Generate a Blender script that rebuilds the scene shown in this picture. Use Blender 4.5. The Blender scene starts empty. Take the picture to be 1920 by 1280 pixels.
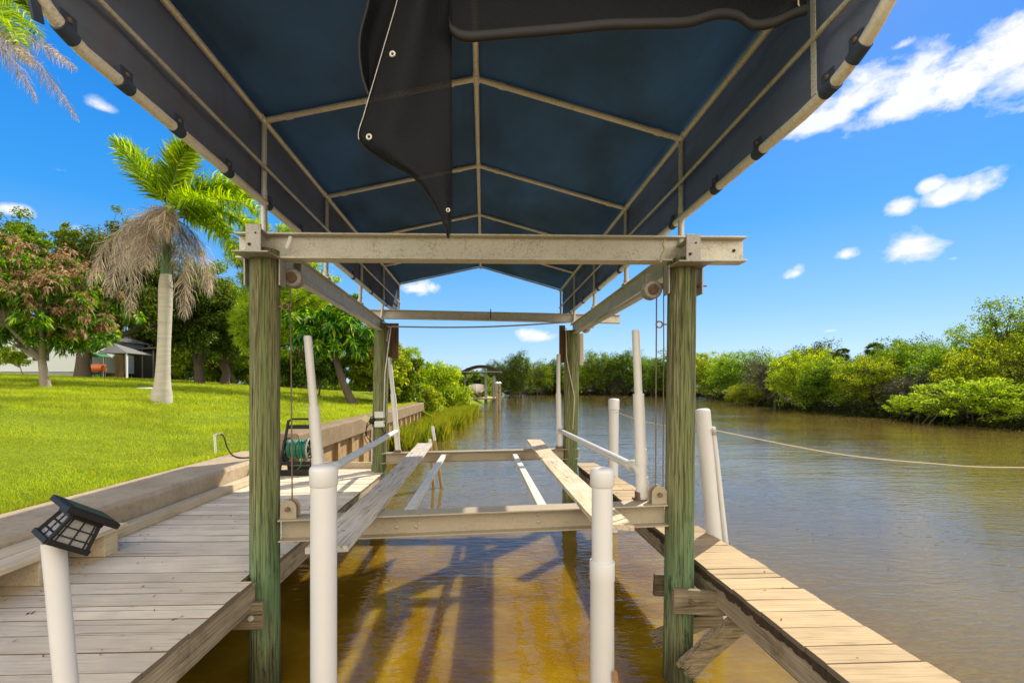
import bpy, math, random
import numpy as np
from mathutils import Vector, Matrix, noise as mnoise

random.seed(7)
SC = bpy.context.scene
COL = SC.collection
PI = math.pi
EYE = 2.6            # the eye above the water (water is z = 0)
F = 880.0            # focal length in photo pixels
CX, CY = 939.0, 725.0
YAW = math.radians(1.7)
V = Vector
FWD = V((math.sin(YAW), math.cos(YAW), 0)); RGT = V((math.cos(YAW), -math.sin(YAW), 0))


def ray(px, py):
    return RGT * ((px - CX) / F) + FWD + V((0, 0, 1)) * ((CY - py) / F)


def P(px, py, Y):
    """world point seen at photo pixel px,py at forward distance Y"""
    d = ray(px, py)
    return V((0, 0, EYE)) + d * (Y / d.y)


def G(px, py, z):
    d = ray(px, py)
    return V((0, 0, EYE)) + d * ((z - EYE) / d.z)


# ------------------------------------------------------------------ materials
def nn(nt, typ, ins=None, **props):
    n = nt.nodes.new(typ)
    for k, v in props.items():
        setattr(n, k, v)
    for k, v in (ins or {}).items():
        s = n.inputs[k]
        if isinstance(v, bpy.types.NodeSocket):
            nt.links.new(v, s)
        else:
            s.default_value = v
    return n


def c4(c):
    return (c[0], c[1], c[2], 1.0)


def new_mat(name):
    m = bpy.data.materials.new(name)
    m.use_nodes = True
    nt = m.node_tree
    b = nt.nodes['Principled BSDF']
    return m, nt, b


def ramp(nt, fac, stops, interp='LINEAR'):
    r = nn(nt, 'ShaderNodeValToRGB', {'Fac': fac})
    e = r.color_ramp
    e.interpolation = interp
    while len(e.elements) < len(stops):
        e.elements.new(0.5)
    for el, (p, c) in zip(e.elements, stops):
        el.position = p
        el.color = c4(c) if len(c) == 3 else c
    return r.outputs['Color']


def coords(nt, scale=(1, 1, 1), rot=(0, 0, 0), out='Object'):
    t = nn(nt, 'ShaderNodeTexCoord')
    return nn(nt, 'ShaderNodeMapping', {'Vector': t.outputs[out], 'Scale': scale, 'Rotation': rot}).outputs['Vector']


def tex(nt, vec, scale=1.0, detail=5.0, rough=0.6, dist=0.0):
    return nn(nt, 'ShaderNodeTexNoise', {'Vector': vec, 'Scale': scale, 'Detail': detail, 'Roughness': rough, 'Distortion': dist}).outputs['Fac']


def mixc(nt, fac, a, b, mode='MIX'):
    n = nn(nt, 'ShaderNodeMix', data_type='RGBA', blend_type=mode)
    for k, v in ((0, fac), (6, a), (7, b)):
        s = n.inputs[k]
        if isinstance(v, bpy.types.NodeSocket):
            nt.links.new(v, s)
        else:
            s.default_value = v if k == 0 else (c4(v) if len(v) == 3 else v)
    return n.outputs[2]


def mth(nt, op, a, b=0.0, c=0.0, clamp=False):
    n = nn(nt, 'ShaderNodeMath', operation=op, use_clamp=clamp)
    for i, v in enumerate((a, b, c)):
        if isinstance(v, bpy.types.NodeSocket):
            nt.links.new(v, n.inputs[i])
        else:
            n.inputs[i].default_value = v
    return n.outputs[0]


def bump(nt, b, h, strength=0.4, dist=0.01):
    n = nn(nt, 'ShaderNodeBump', {'Height': h, 'Strength': strength, 'Distance': dist})
    nt.links.new(n.outputs[0], b.inputs['Normal'])


def wood(name, light, mid, dark, along='y', fine=90.0, spread=0.35, stain=None, stain_amt=0.5, rough=0.8, bmp=0.5, cracks=0.6, raw_edges=False):
    m, nt, b = new_mat(name)
    lo, hi = 2.2, fine
    sc = {'x': (lo, hi, hi), 'y': (hi, lo, hi), 'z': (hi, hi, lo)}[along]
    geo = nn(nt, 'ShaderNodeNewGeometry')
    rnd = geo.outputs['Random Per Island']
    t = nn(nt, 'ShaderNodeTexCoord')
    off = nn(nt, 'ShaderNodeVectorMath', {0: t.outputs['Object'], 1: (0, 0, 0)}, operation='ADD')
    rv = nn(nt, 'ShaderNodeCombineXYZ', {'X': mth(nt, 'MULTIPLY', rnd, 13.0), 'Y': mth(nt, 'MULTIPLY', rnd, 7.7), 'Z': mth(nt, 'MULTIPLY', rnd, 3.1)})
    nt.links.new(rv.outputs[0], off.inputs[1])
    mp = nn(nt, 'ShaderNodeMapping', {'Vector': off.outputs[0], 'Scale': sc}).outputs[0]
    g = tex(nt, mp, 1.0, 6, 0.65, 0.5)
    col = ramp(nt, g, [(0.28, dark), (0.48, mid), (0.7, light)])
    mp2 = nn(nt, 'ShaderNodeMapping', {'Vector': off.outputs[0], 'Scale': tuple(s * 0.28 for s in sc)}).outputs[0]
    cr = tex(nt, mp2, 1.0, 3, 0.5, 1.2)
    crk = mth(nt, 'MULTIPLY', ramp_f(nt, cr, 0.30, 0.36, invert=True), cracks)
    col = mixc(nt, crk, col, tuple(d * 0.35 for d in dark))
    big = tex(nt, off.outputs[0], 2.3, 4, 0.6)
    val = mth(nt, 'ADD', mth(nt, 'MULTIPLY', rnd, spread), mth(nt, 'MULTIPLY', big, 0.5))
    val = mth(nt, 'ADD', val, 0.75 - spread * 0.5)
    col = nn(nt, 'ShaderNodeHueSaturation', {'Color': col, 'Value': val}).outputs[0]
    if stain:
        st = ramp_f(nt, tex(nt, off.outputs[0], 1.7, 6, 0.7), 0.52, 0.68)
        col = mixc(nt, mth(nt, 'MULTIPLY', st, stain_amt), col, stain)
    if raw_edges:      # paint covers the top face only; the sawn edges are bare and dirty
        nz = nn(nt, 'ShaderNodeSeparateXYZ', {0: geo.outputs['True Normal']}).outputs['Z']
        col = mixc(nt, ramp_f(nt, nz, 0.55, 0.9, invert=True), col, (0.17, 0.13, 0.09))
    nt.links.new(col, b.inputs['Base Color'])
    b.inputs['Roughness'].default_value = rough
    b.inputs['Specular IOR Level'].default_value = 0.25
    bump(nt, b, mth(nt, 'SUBTRACT', g, mth(nt, 'MULTIPLY', crk, 0.8)), bmp, 0.006)
    return m


def ramp_f(nt, fac, a, b, invert=False):
    n = nn(nt, 'ShaderNodeMapRange', {'Value': fac, 'From Min': a, 'From Max': b, 'To Min': 1.0 if invert else 0.0, 'To Max': 0.0 if invert else 1.0}, clamp=True)
    return n.outputs[0]


def piling_mat(name, z_green, green_amt):
    """treated round timber: vertical grain, checks, dark runs, a band of green algae whose height is that of the splash zone"""
    m, nt, b = new_mat(name)
    t = nn(nt, 'ShaderNodeTexCoord').outputs['Object']
    mp = nn(nt, 'ShaderNodeMapping', {'Vector': t, 'Scale': (85, 85, 2.4)}).outputs[0]
    g = tex(nt, mp, 1.0, 7, 0.68, 0.6)
    col = ramp(nt, g, [(0.36, (0.022, 0.018, 0.010)), (0.45, (0.125, 0.110, 0.055)), (0.55, (0.25, 0.235, 0.115)), (0.72, (0.44, 0.415, 0.235))])
    mp2 = nn(nt, 'ShaderNodeMapping', {'Vector': t, 'Scale': (14, 14, 0.5)}).outputs[0]
    runs = tex(nt, mp2, 1.0, 4, 0.6, 0.8)
    col = mixc(nt, mth(nt, 'MULTIPLY', ramp_f(nt, runs, 0.56, 0.66), 0.8), col, (0.040, 0.030, 0.018))
    tint = ramp_f(nt, tex(nt, mp2, 0.7, 4, 0.6), 0.38, 0.62)
    col = mixc(nt, mth(nt, 'MULTIPLY', mth(nt, 'MULTIPLY', tint, 0.8), ramp_f(nt, g, 0.36, 0.6)), col, (0.135, 0.185, 0.055))
    z = nn(nt, 'ShaderNodeSeparateXYZ', {0: t}).outputs['Z']
    zz = mth(nt, 'ADD', z, mth(nt, 'MULTIPLY', mth(nt, 'SUBTRACT', tex(nt, mp2, 1.6, 5, 0.7), 0.5), 1.1))
    gb = mth(nt, 'MULTIPLY', ramp_f(nt, mth(nt, 'ABSOLUTE', mth(nt, 'SUBTRACT', zz, z_green)), 0.05, 0.8, invert=True), ramp_f(nt, g, 0.30, 0.62))
    col = mixc(nt, mth(nt, 'MULTIPLY', gb, green_amt), col, (0.115, 0.25, 0.125))
    mp3 = nn(nt, 'ShaderNodeMapping', {'Vector': t, 'Scale': (9, 9, 2.2)}).outputs[0]
    blk = mth(nt, 'MULTIPLY', ramp_f(nt, tex(nt, mp3, 1.0, 5, 0.7), 0.56, 0.66), ramp_f(nt, zz, 1.75, 0.95))
    col = mixc(nt, mth(nt, 'MULTIPLY', blk, 0.85), col, (0.012, 0.015, 0.014))
    wet = ramp_f(nt, zz, 0.45, 0.05)
    col = mixc(nt, mth(nt, 'MULTIPLY', wet, 0.8), col, (0.035, 0.032, 0.012))
    nt.links.new(col, b.inputs['Base Color'])
    b.inputs['Roughness'].default_value = 0.85
    b.inputs['Specular IOR Level'].default_value = 0.2
    bump(nt, b, mth(nt, 'ADD', g, mth(nt, 'MULTIPLY', runs, 0.6)), 1.0, 0.02)
    return m


def metal(name, col, dark, speck=60.0, amt=0.6, rough=0.55, met=0.35, rust=None):
    m, nt, b = new_mat(name)
    t = nn(nt, 'ShaderNodeTexCoord').outputs['Object']
    sp = ramp_f(nt, tex(nt, t, speck, 4, 0.75), 0.47, 0.66)
    big = tex(nt, t, 4.5, 6, 0.7)
    f = mth(nt, 'MULTIPLY', mth(nt, 'MULTIPLY', sp, ramp_f(nt, big, 0.35, 0.6)), amt)
    c = mixc(nt, f, col, dark)
    c = mixc(nt, mth(nt, 'MULTIPLY', ramp_f(nt, tex(nt, t, 1.6, 5, 0.6), 0.4, 0.7), 0.35), c, tuple(x * 0.62 for x in col))
    if rust:
        mp = nn(nt, 'ShaderNodeMapping', {'Vector': t, 'Scale': (9, 9, 1.4)}).outputs[0]
        c = mixc(nt, mth(nt, 'MULTIPLY', ramp_f(nt, tex(nt, mp, 1.0, 5, 0.7), 0.58, 0.72), 0.6), c, rust)
    nt.links.new(c, b.inputs['Base Color'])
    b.inputs['Metallic'].default_value = met
    nt.links.new(mth(nt, 'ADD', mth(nt, 'MULTIPLY', big, 0.3), rough - 0.15), b.inputs['Roughness'])
    bump(nt, b, sp, 0.15, 0.003)
    return m


def plain(name, col, rough=0.5, met=0.0, var=0.25, scale=8.0, spec=0.4, dirt=None, dirt_scale=3.0, dirt_amt=0.4):
    m, nt, b = new_mat(name)
    t = nn(nt, 'ShaderNodeTexCoord').outputs['Object']
    n = tex(nt, t, scale, 5, 0.6)
    c = mixc(nt, n, tuple(x * (1 - var) for x in col), tuple(min(1, x * (1 + var * 0.6)) for x in col))
    if dirt:
        mp = nn(nt, 'ShaderNodeMapping', {'Vector': t, 'Scale': (dirt_scale, dirt_scale, dirt_scale * 0.25)}).outputs[0]
        c = mixc(nt, mth(nt, 'MULTIPLY', ramp_f(nt, tex(nt, mp, 1, 6, 0.7), 0.5, 0.72), dirt_amt), c, dirt)
    nt.links.new(c, b.inputs['Base Color'])
    nt.links.new(mth(nt, 'ADD', mth(nt, 'MULTIPLY', n, 0.2), rough - 0.1), b.inputs['Roughness'])
    b.inputs['Metallic'].default_value = met
    b.inputs['Specular IOR Level'].default_value = spec
    bump(nt, b, n, 0.08, 0.004)
    return m


def leafm(name, stops, trans=0.45, gloss=0.05, hue_var=0.012, patches=False):
    gloss *= 0.4
    """leaves: colour differs leaf by leaf; light passes through"""
    m = bpy.data.materials.new(name)
    m.use_nodes = True
    nt = m.node_tree
    nt.nodes.clear()
    geo = nn(nt, 'ShaderNodeNewGeometry')
    oi = nn(nt, 'ShaderNodeObjectInfo')
    col = ramp(nt, geo.outputs['Random Per Island'], stops)
    hue = mth(nt, 'ADD', mth(nt, 'MULTIPLY', oi.outputs['Random'], hue_var * 2), 0.5 - hue_var)
    val = mth(nt, 'ADD', mth(nt, 'MULTIPLY', oi.outputs['Random'], 0.4), 0.8)
    col = nn(nt, 'ShaderNodeHueSaturation', {'Color': col, 'Hue': hue, 'Value': val}).outputs[0]
    if patches:      # a lawn is not one colour: drier and lusher patches
        tco = nn(nt, 'ShaderNodeTexCoord').outputs['Object']
        pf = ramp_f(nt, tex(nt, tco, 0.55, 5, 0.65), 0.36, 0.66)
        col = mixc(nt, mth(nt, 'MULTIPLY', pf, 0.55), col, (0.37, 0.39, 0.06))
        pg = ramp_f(nt, tex(nt, tco, 0.9, 4, 0.6), 0.60, 0.44)
        col = nn(nt, 'ShaderNodeHueSaturation', {'Color': col, 'Value': mth(nt, 'ADD', mth(nt, 'MULTIPLY', pg, -0.30), 1.06)}).outputs[0]
    d = nn(nt, 'ShaderNodeBsdfDiffuse', {'Color': col})
    tc = nn(nt, 'ShaderNodeHueSaturation', {'Color': col, 'Hue': 0.485, 'Saturation': 1.15, 'Value': 1.7}).outputs[0]
    tr = nn(nt, 'ShaderNodeBsdfTranslucent', {'Color': tc})
    mx = nn(nt, 'ShaderNodeMixShader', {0: trans, 1: d.outputs[0], 2: tr.outputs[0]})
    gl = nn(nt, 'ShaderNodeBsdfGlossy', {'Color': (0.9, 0.9, 0.85, 1), 'Roughness': 0.42})
    mx2 = nn(nt, 'ShaderNodeMixShader', {0: gloss, 1: mx.outputs[0], 2: gl.outputs[0]})
    out = nn(nt, 'ShaderNodeOutputMaterial', {'Surface': mx2.outputs[0]})
    return m


M = {}
M['steel'] = metal('weathered_beam', (0.58, 0.54, 0.44), (0.16, 0.12, 0.07), 70, 0.75, 0.6, 0.25, rust=(0.33, 0.22, 0.10))
M['galv'] = metal('galvanised_tube', (0.60, 0.57, 0.50), (0.16, 0.13, 0.09), 85, 0.9, 0.55, 0.3)
M['tube'] = metal('canopy_tube', (0.74, 0.68, 0.56), (0.22, 0.17, 0.10), 75, 0.7, 0.5, 0.25)
M['cradle'] = metal('cradle_beam', (0.37, 0.31, 0.215), (0.2, 0.15, 0.08), 40, 0.5, 0.6, 0.25, rust=(0.36, 0.27, 0.14))
M['rusty'] = metal('rusty_steel', (0.20, 0.12, 0.07), (0.06, 0.03, 0.02), 50, 0.7, 0.75, 0.3)
M['grey_metal'] = metal('grey_fitting', (0.36, 0.33, 0.28), (0.10, 0.08, 0.06), 60, 0.7, 0.55, 0.4)
M['cable'] = plain('wire_rope', (0.20, 0.14, 0.09), 0.6, 0.4, 0.4, 60)
M['pvc'] = plain('white_pvc', (0.61, 0.59, 0.56), 0.38, 0, 0.05, 5, 0.45, dirt=(0.62, 0.56, 0.46), dirt_scale=5, dirt_amt=0.30)
M['pvc_old'] = plain('worn_pvc', (0.60, 0.575, 0.53), 0.45, 0, 0.06, 6, 0.4, dirt=(0.5, 0.4, 0.26), dirt_scale=7, dirt_amt=0.45)
M['stain'] = plain('rust_stain', (0.30, 0.16, 0.07), 0.7, 0, 0.5, 60)
M['deck'] = wood('painted_deck', (0.72, 0.60, 0.43), (0.65, 0.535, 0.375), (0.48, 0.38, 0.255), 'x', 60, 0.26, stain=(0.42, 0.34, 0.25), stain_amt=0.4, bmp=0.5, cracks=0.6, raw_edges=True)
M['pier'] = wood('tan_walkway', (0.45, 0.33, 0.175), (0.385, 0.275, 0.14), (0.25, 0.165, 0.08), 'x', 70, 0.28, stain=(0.30, 0.19, 0.09), stain_amt=0.4, bmp=0.5, cracks=0.55, raw_edges=True)
M['stringer'] = wood('weathered_stringer', (0.44, 0.36, 0.25), (0.30, 0.24, 0.16), (0.10, 0.075, 0.05), 'y', 60, 0.3, stain=(0.05, 0.038, 0.022), stain_amt=0.85, bmp=0.8)
M['brace'] = wood('old_timber', (0.36, 0.29, 0.19), (0.22, 0.17, 0.10), (0.06, 0.045, 0.026), 'x', 60, 0.3, stain=(0.035, 0.03, 0.016), stain_amt=0.8, bmp=0.8)
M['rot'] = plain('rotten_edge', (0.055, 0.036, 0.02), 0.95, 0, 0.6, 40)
M['bunk'] = wood('bunk_board', (0.60, 0.56, 0.50), (0.47, 0.42, 0.34), (0.20, 0.16, 0.10), 'y', 55, 0.1, stain=(0.50, 0.40, 0.27), stain_amt=0.6, bmp=0.7, cracks=0.8)
M['bunk_tan'] = wood('bunk_board_tan', (0.62, 0.52, 0.38), (0.52, 0.41, 0.26), (0.25, 0.17, 0.09), 'y', 55, 0.1, stain=(0.6, 0.56, 0.5), stain_amt=0.6, bmp=0.7, cracks=0.7)
M['kickboard'] = wood('kickboard', (0.58, 0.47, 0.32), (0.50, 0.40, 0.26), (0.36, 0.27, 0.16), 'y', 50, 0.2, bmp=0.3, cracks=0.3)
M['panel'] = plain('seawall_panel', (0.38, 0.25, 0.115), 0.85, 0, 0.45, 5, 0.2, dirt=(0.13, 0.075, 0.035), dirt_amt=0.75)
M['darkboard'] = wood('dark_plank', (0.15, 0.08, 0.035), (0.10, 0.05, 0.022), (0.03, 0.018, 0.01), 'z', 60, 0.2)
M['black'] = plain('black_plastic', (0.014, 0.013, 0.012), 0.55, 0, 0.3, 20, 0.25)
M['hose'] = plain('green_hose', (0.012, 0.13, 0.075), 0.4, 0, 0.3, 30)
M['rope'] = plain('rope', (0.55, 0.45, 0.28), 0.85, 0, 0.4, 120)
M['white'] = plain('white_paint', (0.74, 0.74, 0.71), 0.5, 0, 0.08, 4)
M['offwhite_box'] = plain('electric_box', (0.55, 0.55, 0.50), 0.5, 0, 0.15, 9)
M['floodlight'] = plain('floodlight_body', (0.55, 0.46, 0.24), 0.5, 0, 0.25, 9)


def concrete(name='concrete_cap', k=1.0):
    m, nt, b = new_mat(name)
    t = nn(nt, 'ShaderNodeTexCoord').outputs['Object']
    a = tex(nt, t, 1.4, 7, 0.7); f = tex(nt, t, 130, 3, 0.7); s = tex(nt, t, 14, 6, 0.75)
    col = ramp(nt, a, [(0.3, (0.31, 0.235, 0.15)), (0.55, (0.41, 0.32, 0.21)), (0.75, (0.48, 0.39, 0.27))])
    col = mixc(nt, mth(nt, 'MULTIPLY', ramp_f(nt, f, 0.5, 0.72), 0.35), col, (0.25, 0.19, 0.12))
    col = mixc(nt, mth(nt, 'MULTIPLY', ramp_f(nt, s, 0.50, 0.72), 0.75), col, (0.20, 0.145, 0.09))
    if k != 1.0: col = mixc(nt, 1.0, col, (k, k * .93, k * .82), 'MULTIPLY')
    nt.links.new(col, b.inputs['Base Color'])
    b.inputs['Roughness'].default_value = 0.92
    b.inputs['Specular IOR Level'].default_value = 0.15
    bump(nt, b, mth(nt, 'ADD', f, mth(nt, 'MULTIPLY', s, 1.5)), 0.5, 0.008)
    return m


M['concrete'] = concrete()
M['concrete_shaded'] = concrete('shaded_wall_cap', 0.62)  # same concrete, darker and browner: shade on the far wall painted in


def fabric(name, base, through, mott, stains=True):
    """shade cloth of the canopy: dark navy, some sunlight through the weave, mottled at random, with brown stains if asked"""
    m = bpy.data.materials.new(name); m.use_nodes = True
    nt = m.node_tree; nt.nodes.clear()
    t = nn(nt, 'ShaderNodeTexCoord').outputs['Object']
    mp = nn(nt, 'ShaderNodeMapping', {'Vector': t, 'Scale': (0.9, 0.55, 2.0)}).outputs[0]
    a = ramp_f(nt, tex(nt, mp, 1.2, 4, 0.5, 0.25), 0.30, 0.74)
    mpf = nn(nt, 'ShaderNodeMapping', {'Vector': t, 'Scale': (3.0, 40, 40)}).outputs[0]
    fine = tex(nt, mpf, 4.0, 4, 0.7)
    fac = mth(nt, 'MULTIPLY', mth(nt, 'ADD', a, mth(nt, 'MULTIPLY', mth(nt, 'SUBTRACT', fine, 0.5), 0.3)), mott, clamp=True)
    cd = mixc(nt, fac, base, tuple(x * 1.7 for x in base))
    ct = mixc(nt, fac, through, tuple(x * 3.2 for x in through))
    mps = nn(nt, 'ShaderNodeMapping', {'Vector': t, 'Scale': (5, 5, 0.7)}).outputs[0]
    st = mth(nt, 'MULTIPLY', ramp_f(nt, tex(nt, mps, 1.2, 5, 0.65), 0.52, 0.7), 0.55)
    if stains: cd = mixc(nt, st, cd, (0.115, 0.085, 0.062))
    d = nn(nt, 'ShaderNodeBsdfDiffuse', {'Color': cd})
    tr = nn(nt, 'ShaderNodeBsdfTranslucent', {'Color': ct})
    ad = nn(nt, 'ShaderNodeAddShader', {0: d.outputs[0], 1: tr.outputs[0]})
    bp = nn(nt, 'ShaderNodeBump', {'Height': mth(nt, 'ADD', tex(nt, mp, 5, 4, 0.6), mth(nt, 'MULTIPLY', fine, 0.15)), 'Strength': 0.45, 'Distance': 0.05})
    nt.links.new(bp.outputs[0], d.inputs['Normal'])
    nn(nt, 'ShaderNodeOutputMaterial', {'Surface': ad.outputs[0]})
    return m


M['fabric'] = fabric('navy_roof_cloth', (0.046, 0.070, 0.096), (0.014, 0.036, 0.054), 0.65, False)
M['valance'] = fabric('navy_valance_cloth', (0.098, 0.104, 0.124), (0.024, 0.042, 0.066), 0.6)
M['tab'] = plain('navy_webbing', (0.035, 0.05, 0.08), 0.8, 0, 0.4, 20)


def mesh_cloth():
    m = bpy.data.materials.new('black_mesh_cloth'); m.use_nodes = True
    nt = m.node_tree; nt.nodes.clear()
    t = nn(nt, 'ShaderNodeTexCoord').outputs['Object']
    s = nn(nt, 'ShaderNodeSeparateXYZ', {0: t})
    # woven threads: two sets of fine ribs, with a pinhole between them
    wx = mth(nt, 'SINE', mth(nt, 'MULTIPLY', s.outputs['X'], 2 * PI / 0.0095))
    wz = mth(nt, 'SINE', mth(nt, 'MULTIPLY', mth(nt, 'ADD', s.outputs['Z'], mth(nt, 'MULTIPLY', s.outputs['Y'], 0.6)), 2 * PI / 0.0095))
    prod = mth(nt, 'MULTIPLY', wx, wz)
    hole = ramp_f(nt, prod, 0.20, 0.75)
    col = mixc(nt, mth(nt, 'ADD', mth(nt, 'MULTIPLY', wz, 0.25), 0.5), (0.004, 0.004, 0.005), (0.022, 0.022, 0.023))
    b = nn(nt, 'ShaderNodeBsdfPrincipled', {'Base Color': col, 'Roughness': 0.6, 'Specular IOR Level': 0.12})
    bp = nn(nt, 'ShaderNodeBump', {'Height': mth(nt, 'ADD', wx, wz), 'Strength': 0.35, 'Distance': 0.002})
    nt.links.new(bp.outputs[0], b.inputs['Normal'])
    tp = nn(nt, 'ShaderNodeBsdfTransparent', {'Color': (1, 1, 1, 1)})
    mx = nn(nt, 'ShaderNodeMixShader', {0: mth(nt, 'ADD', mth(nt, 'MULTIPLY', hole, 0.75), 0.12), 1: b.outputs[0], 2: tp.outputs[0]})
    nn(nt, 'ShaderNodeOutputMaterial', {'Surface': mx.outputs[0]})
    return m


M['meshcloth'] = mesh_cloth()
M['hem'] = plain('black_webbing_hem', (0.018, 0.016, 0.015), 0.7, 0, 0.4, 90)
M['thread'] = plain('pale_stitching', (0.55, 0.52, 0.46), 0.8, 0, 0.5, 200)


def water():
    """tea-brown canal: light enters, scatters in the murk and comes back (blurred); amber over the sandy shallows under
    the lift, dark olive in the deeper channel; the skin mirrors sky and trees"""
    m, nt, b = new_mat('canal_water')
    t = nn(nt, 'ShaderNodeTexCoord').outputs['Object']
    sp = nn(nt, 'ShaderNodeSeparateXYZ', {0: t})
    a = tex(nt, t, 0.7, 5, 0.6, 0.6)
    shal = ramp(nt, a, [(0.3, (0.120, 0.058, 0.003)), (0.5, (0.185, 0.102, 0.005)), (0.72, (0.285, 0.178, 0.011))])
    deep = ramp(nt, tex(nt, t, 0.15, 3, 0.5), [(0.35, (0.110, 0.074, 0.017)), (0.65, (0.155, 0.108, 0.026))])
    wob = mth(nt, 'MULTIPLY', mth(nt, 'SUBTRACT', tex(nt, t, 0.3, 3, 0.5), 0.5), 2.5)
    dx = ramp_f(nt, mth(nt, 'ADD', sp.outputs['X'], wob), 1.6, 4.6)
    dy = ramp_f(nt, mth(nt, 'ADD', sp.outputs['Y'], wob), 5.5, 12.0)
    col = mixc(nt, mth(nt, 'MAXIMUM', dx, dy), shal, deep)
    nt.links.new(col, b.inputs['Base Color'])
    b.subsurface_method = 'BURLEY'
    b.inputs['Subsurface Weight'].default_value = 0.85
    b.inputs['Subsurface Radius'].default_value = (1.0, 0.6, 0.15)
    b.inputs['Subsurface Scale'].default_value = 0.30
    b.inputs['Roughness'].default_value = 0.03
    b.inputs['IOR'].default_value = 1.38
    mp = nn(nt, 'ShaderNodeMapping', {'Vector': t, 'Scale': (0.55, 1.3, 1.0), 'Rotation': (0, 0, 0.22)}).outputs[0]
    w1 = tex(nt, mp, 3.4, 2.0, 0.45, 0.6)
    w2 = tex(nt, mp, 12.0, 2.0, 0.5, 0.3)
    mpf = nn(nt, 'ShaderNodeMapping', {'Vector': t, 'Scale': (0.6, 1.6, 1.0), 'Rotation': (0, 0, -0.1)}).outputs[0]
    w4 = tex(nt, mpf, 6.0, 2.0, 0.5, 0.3)
    gust = ramp_f(nt, tex(nt, nn(nt, 'ShaderNodeMapping', {'Vector': t, 'Scale': (0.5, 1.3, 1.0)}).outputs[0], 0.16, 3, 0.55), 0.35, 0.65)
    h = mth(nt, 'ADD', mth(nt, 'MULTIPLY', w1, 0.030), mth(nt, 'MULTIPLY', w2, 0.011))
    h = mth(nt, 'ADD', h, mth(nt, 'MULTIPLY', w4, 0.032))
    w5 = tex(nt, nn(nt, 'ShaderNodeMapping', {'Vector': t, 'Scale': (0.34, 1.0, 1.0), 'Rotation': (0, 0, 0.12)}).outputs[0], 1.5, 3.0, 0.55, 0.3)
    h = mth(nt, 'ADD', h, mth(nt, 'MULTIPLY', w5, mth(nt, 'ADD', mth(nt, 'MULTIPLY', ramp_f(nt, sp.outputs['Y'], 6.0, 14.0), 0.065), 0.02)))
    h = mth(nt, 'MULTIPLY', h, mth(nt, 'ADD', mth(nt, 'MULTIPLY', gust, 0.75), 0.55))
    n = nn(nt, 'ShaderNodeBump', {'Height': h, 'Strength': 1.0, 'Distance': 0.30})
    nt.links.new(n.outputs[0], b.inputs['Normal'])
    return m


M['water'] = water()


def lawn_mat():
    m, nt, b = new_mat('lawn_turf')
    t = nn(nt, 'ShaderNodeTexCoord').outputs['Object']
    a = tex(nt, t, 0.35, 5, 0.6); f = tex(nt, t, 22, 5, 0.75); k = tex(nt, t, 3.0, 5, 0.7)
    col = ramp(nt, mth(nt, 'ADD', mth(nt, 'MULTIPLY', a, 0.5), mth(nt, 'MULTIPLY', k, 0.5)), [(0.35, (0.15, 0.21, 0.010)), (0.5, (0.24, 0.32, 0.012)), (0.66, (0.36, 0.40, 0.026))])
    col = mixc(nt, ramp_f(nt, f, 0.35, 0.7, invert=True), col, (0.075, 0.10, 0.006))
    nt.links.new(col, b.inputs['Base Color'])
    b.inputs['Roughness'].default_value = 0.95
    b.inputs['Specular IOR Level'].default_value = 0.1
    bump(nt, b, f, 0.6, 0.03)
    return m


M['lawn'] = lawn_mat()
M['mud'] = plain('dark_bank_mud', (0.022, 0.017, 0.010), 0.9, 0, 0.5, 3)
M['grass'] = leafm('grass_blades', [(0.0, (0.097, 0.167, 0.008)), (0.35, (0.213, 0.315, 0.011)), (0.7, (0.321, 0.410, 0.016)), (1.0, (0.485, 0.499, 0.079))], 0.5, 0.02, 0.0, True)
M['reed'] = leafm('reed_blades', [(0.00, (0.088, 0.169, 0.012)), (0.50, (0.204, 0.270, 0.016)), (0.80, (0.332, 0.338, 0.025)), (1.00, (0.433, 0.297, 0.050))], 0.4, 0.03, 0.0)
M['leaf_mid'] = leafm('leaf_mid_green', [(0.00, (0.026, 0.068, 0.007)), (0.52, (0.104, 0.198, 0.010)), (0.86, (0.207, 0.310, 0.012)), (1.00, (0.333, 0.409, 0.024))], 0.52, 0.04)
M['leaf_yellow'] = leafm('leaf_yellow_green', [(0.00, (0.053, 0.110, 0.006)), (0.52, (0.224, 0.316, 0.009)), (0.86, (0.370, 0.440, 0.013)), (1.00, (0.516, 0.522, 0.025))], 0.52, 0.04)
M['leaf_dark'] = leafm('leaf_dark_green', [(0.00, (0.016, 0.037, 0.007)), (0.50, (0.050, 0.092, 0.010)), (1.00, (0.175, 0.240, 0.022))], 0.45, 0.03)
M['leaf_glossy'] = leafm('leaf_glossy_green', [(0.0, (0.018, 0.071, 0.009)), (0.5, (0.055, 0.149, 0.011)), (0.78, (0.156, 0.276, 0.014)), (1.0, (0.386, 0.437, 0.034))], 0.5, 0.035)
M['leaf_grey'] = leafm('leaf_grey_green', [(0.0, (0.05, 0.055, 0.03)), (0.5, (0.10, 0.10, 0.055)), (1.0, (0.17, 0.15, 0.10))], 0.25, 0.03)
M['leaf_pine'] = leafm('pine_needles', [(0.0, (0.071, 0.132, 0.012)), (0.5, (0.181, 0.264, 0.017)), (1.0, (0.363, 0.420, 0.036))], 0.5, 0.03)
M['leaf_brown'] = leafm('leaf_dead_brown', [(0.0, (0.12, 0.055, 0.022)), (0.5, (0.29, 0.165, 0.085)), (1.0, (0.47, 0.34, 0.21))], 0.4, 0.02, 0.01)
M['leaf_shade'] = leafm('leaf_painted_shade', [(0.0, (0.012, 0.014, 0.005)), (0.6, (0.03, 0.035, 0.010)), (1.0, (0.07, 0.08, 0.015))], 0.2, 0.0)  # near-black leaves: the shade under the bank trees is put into their colour
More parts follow.
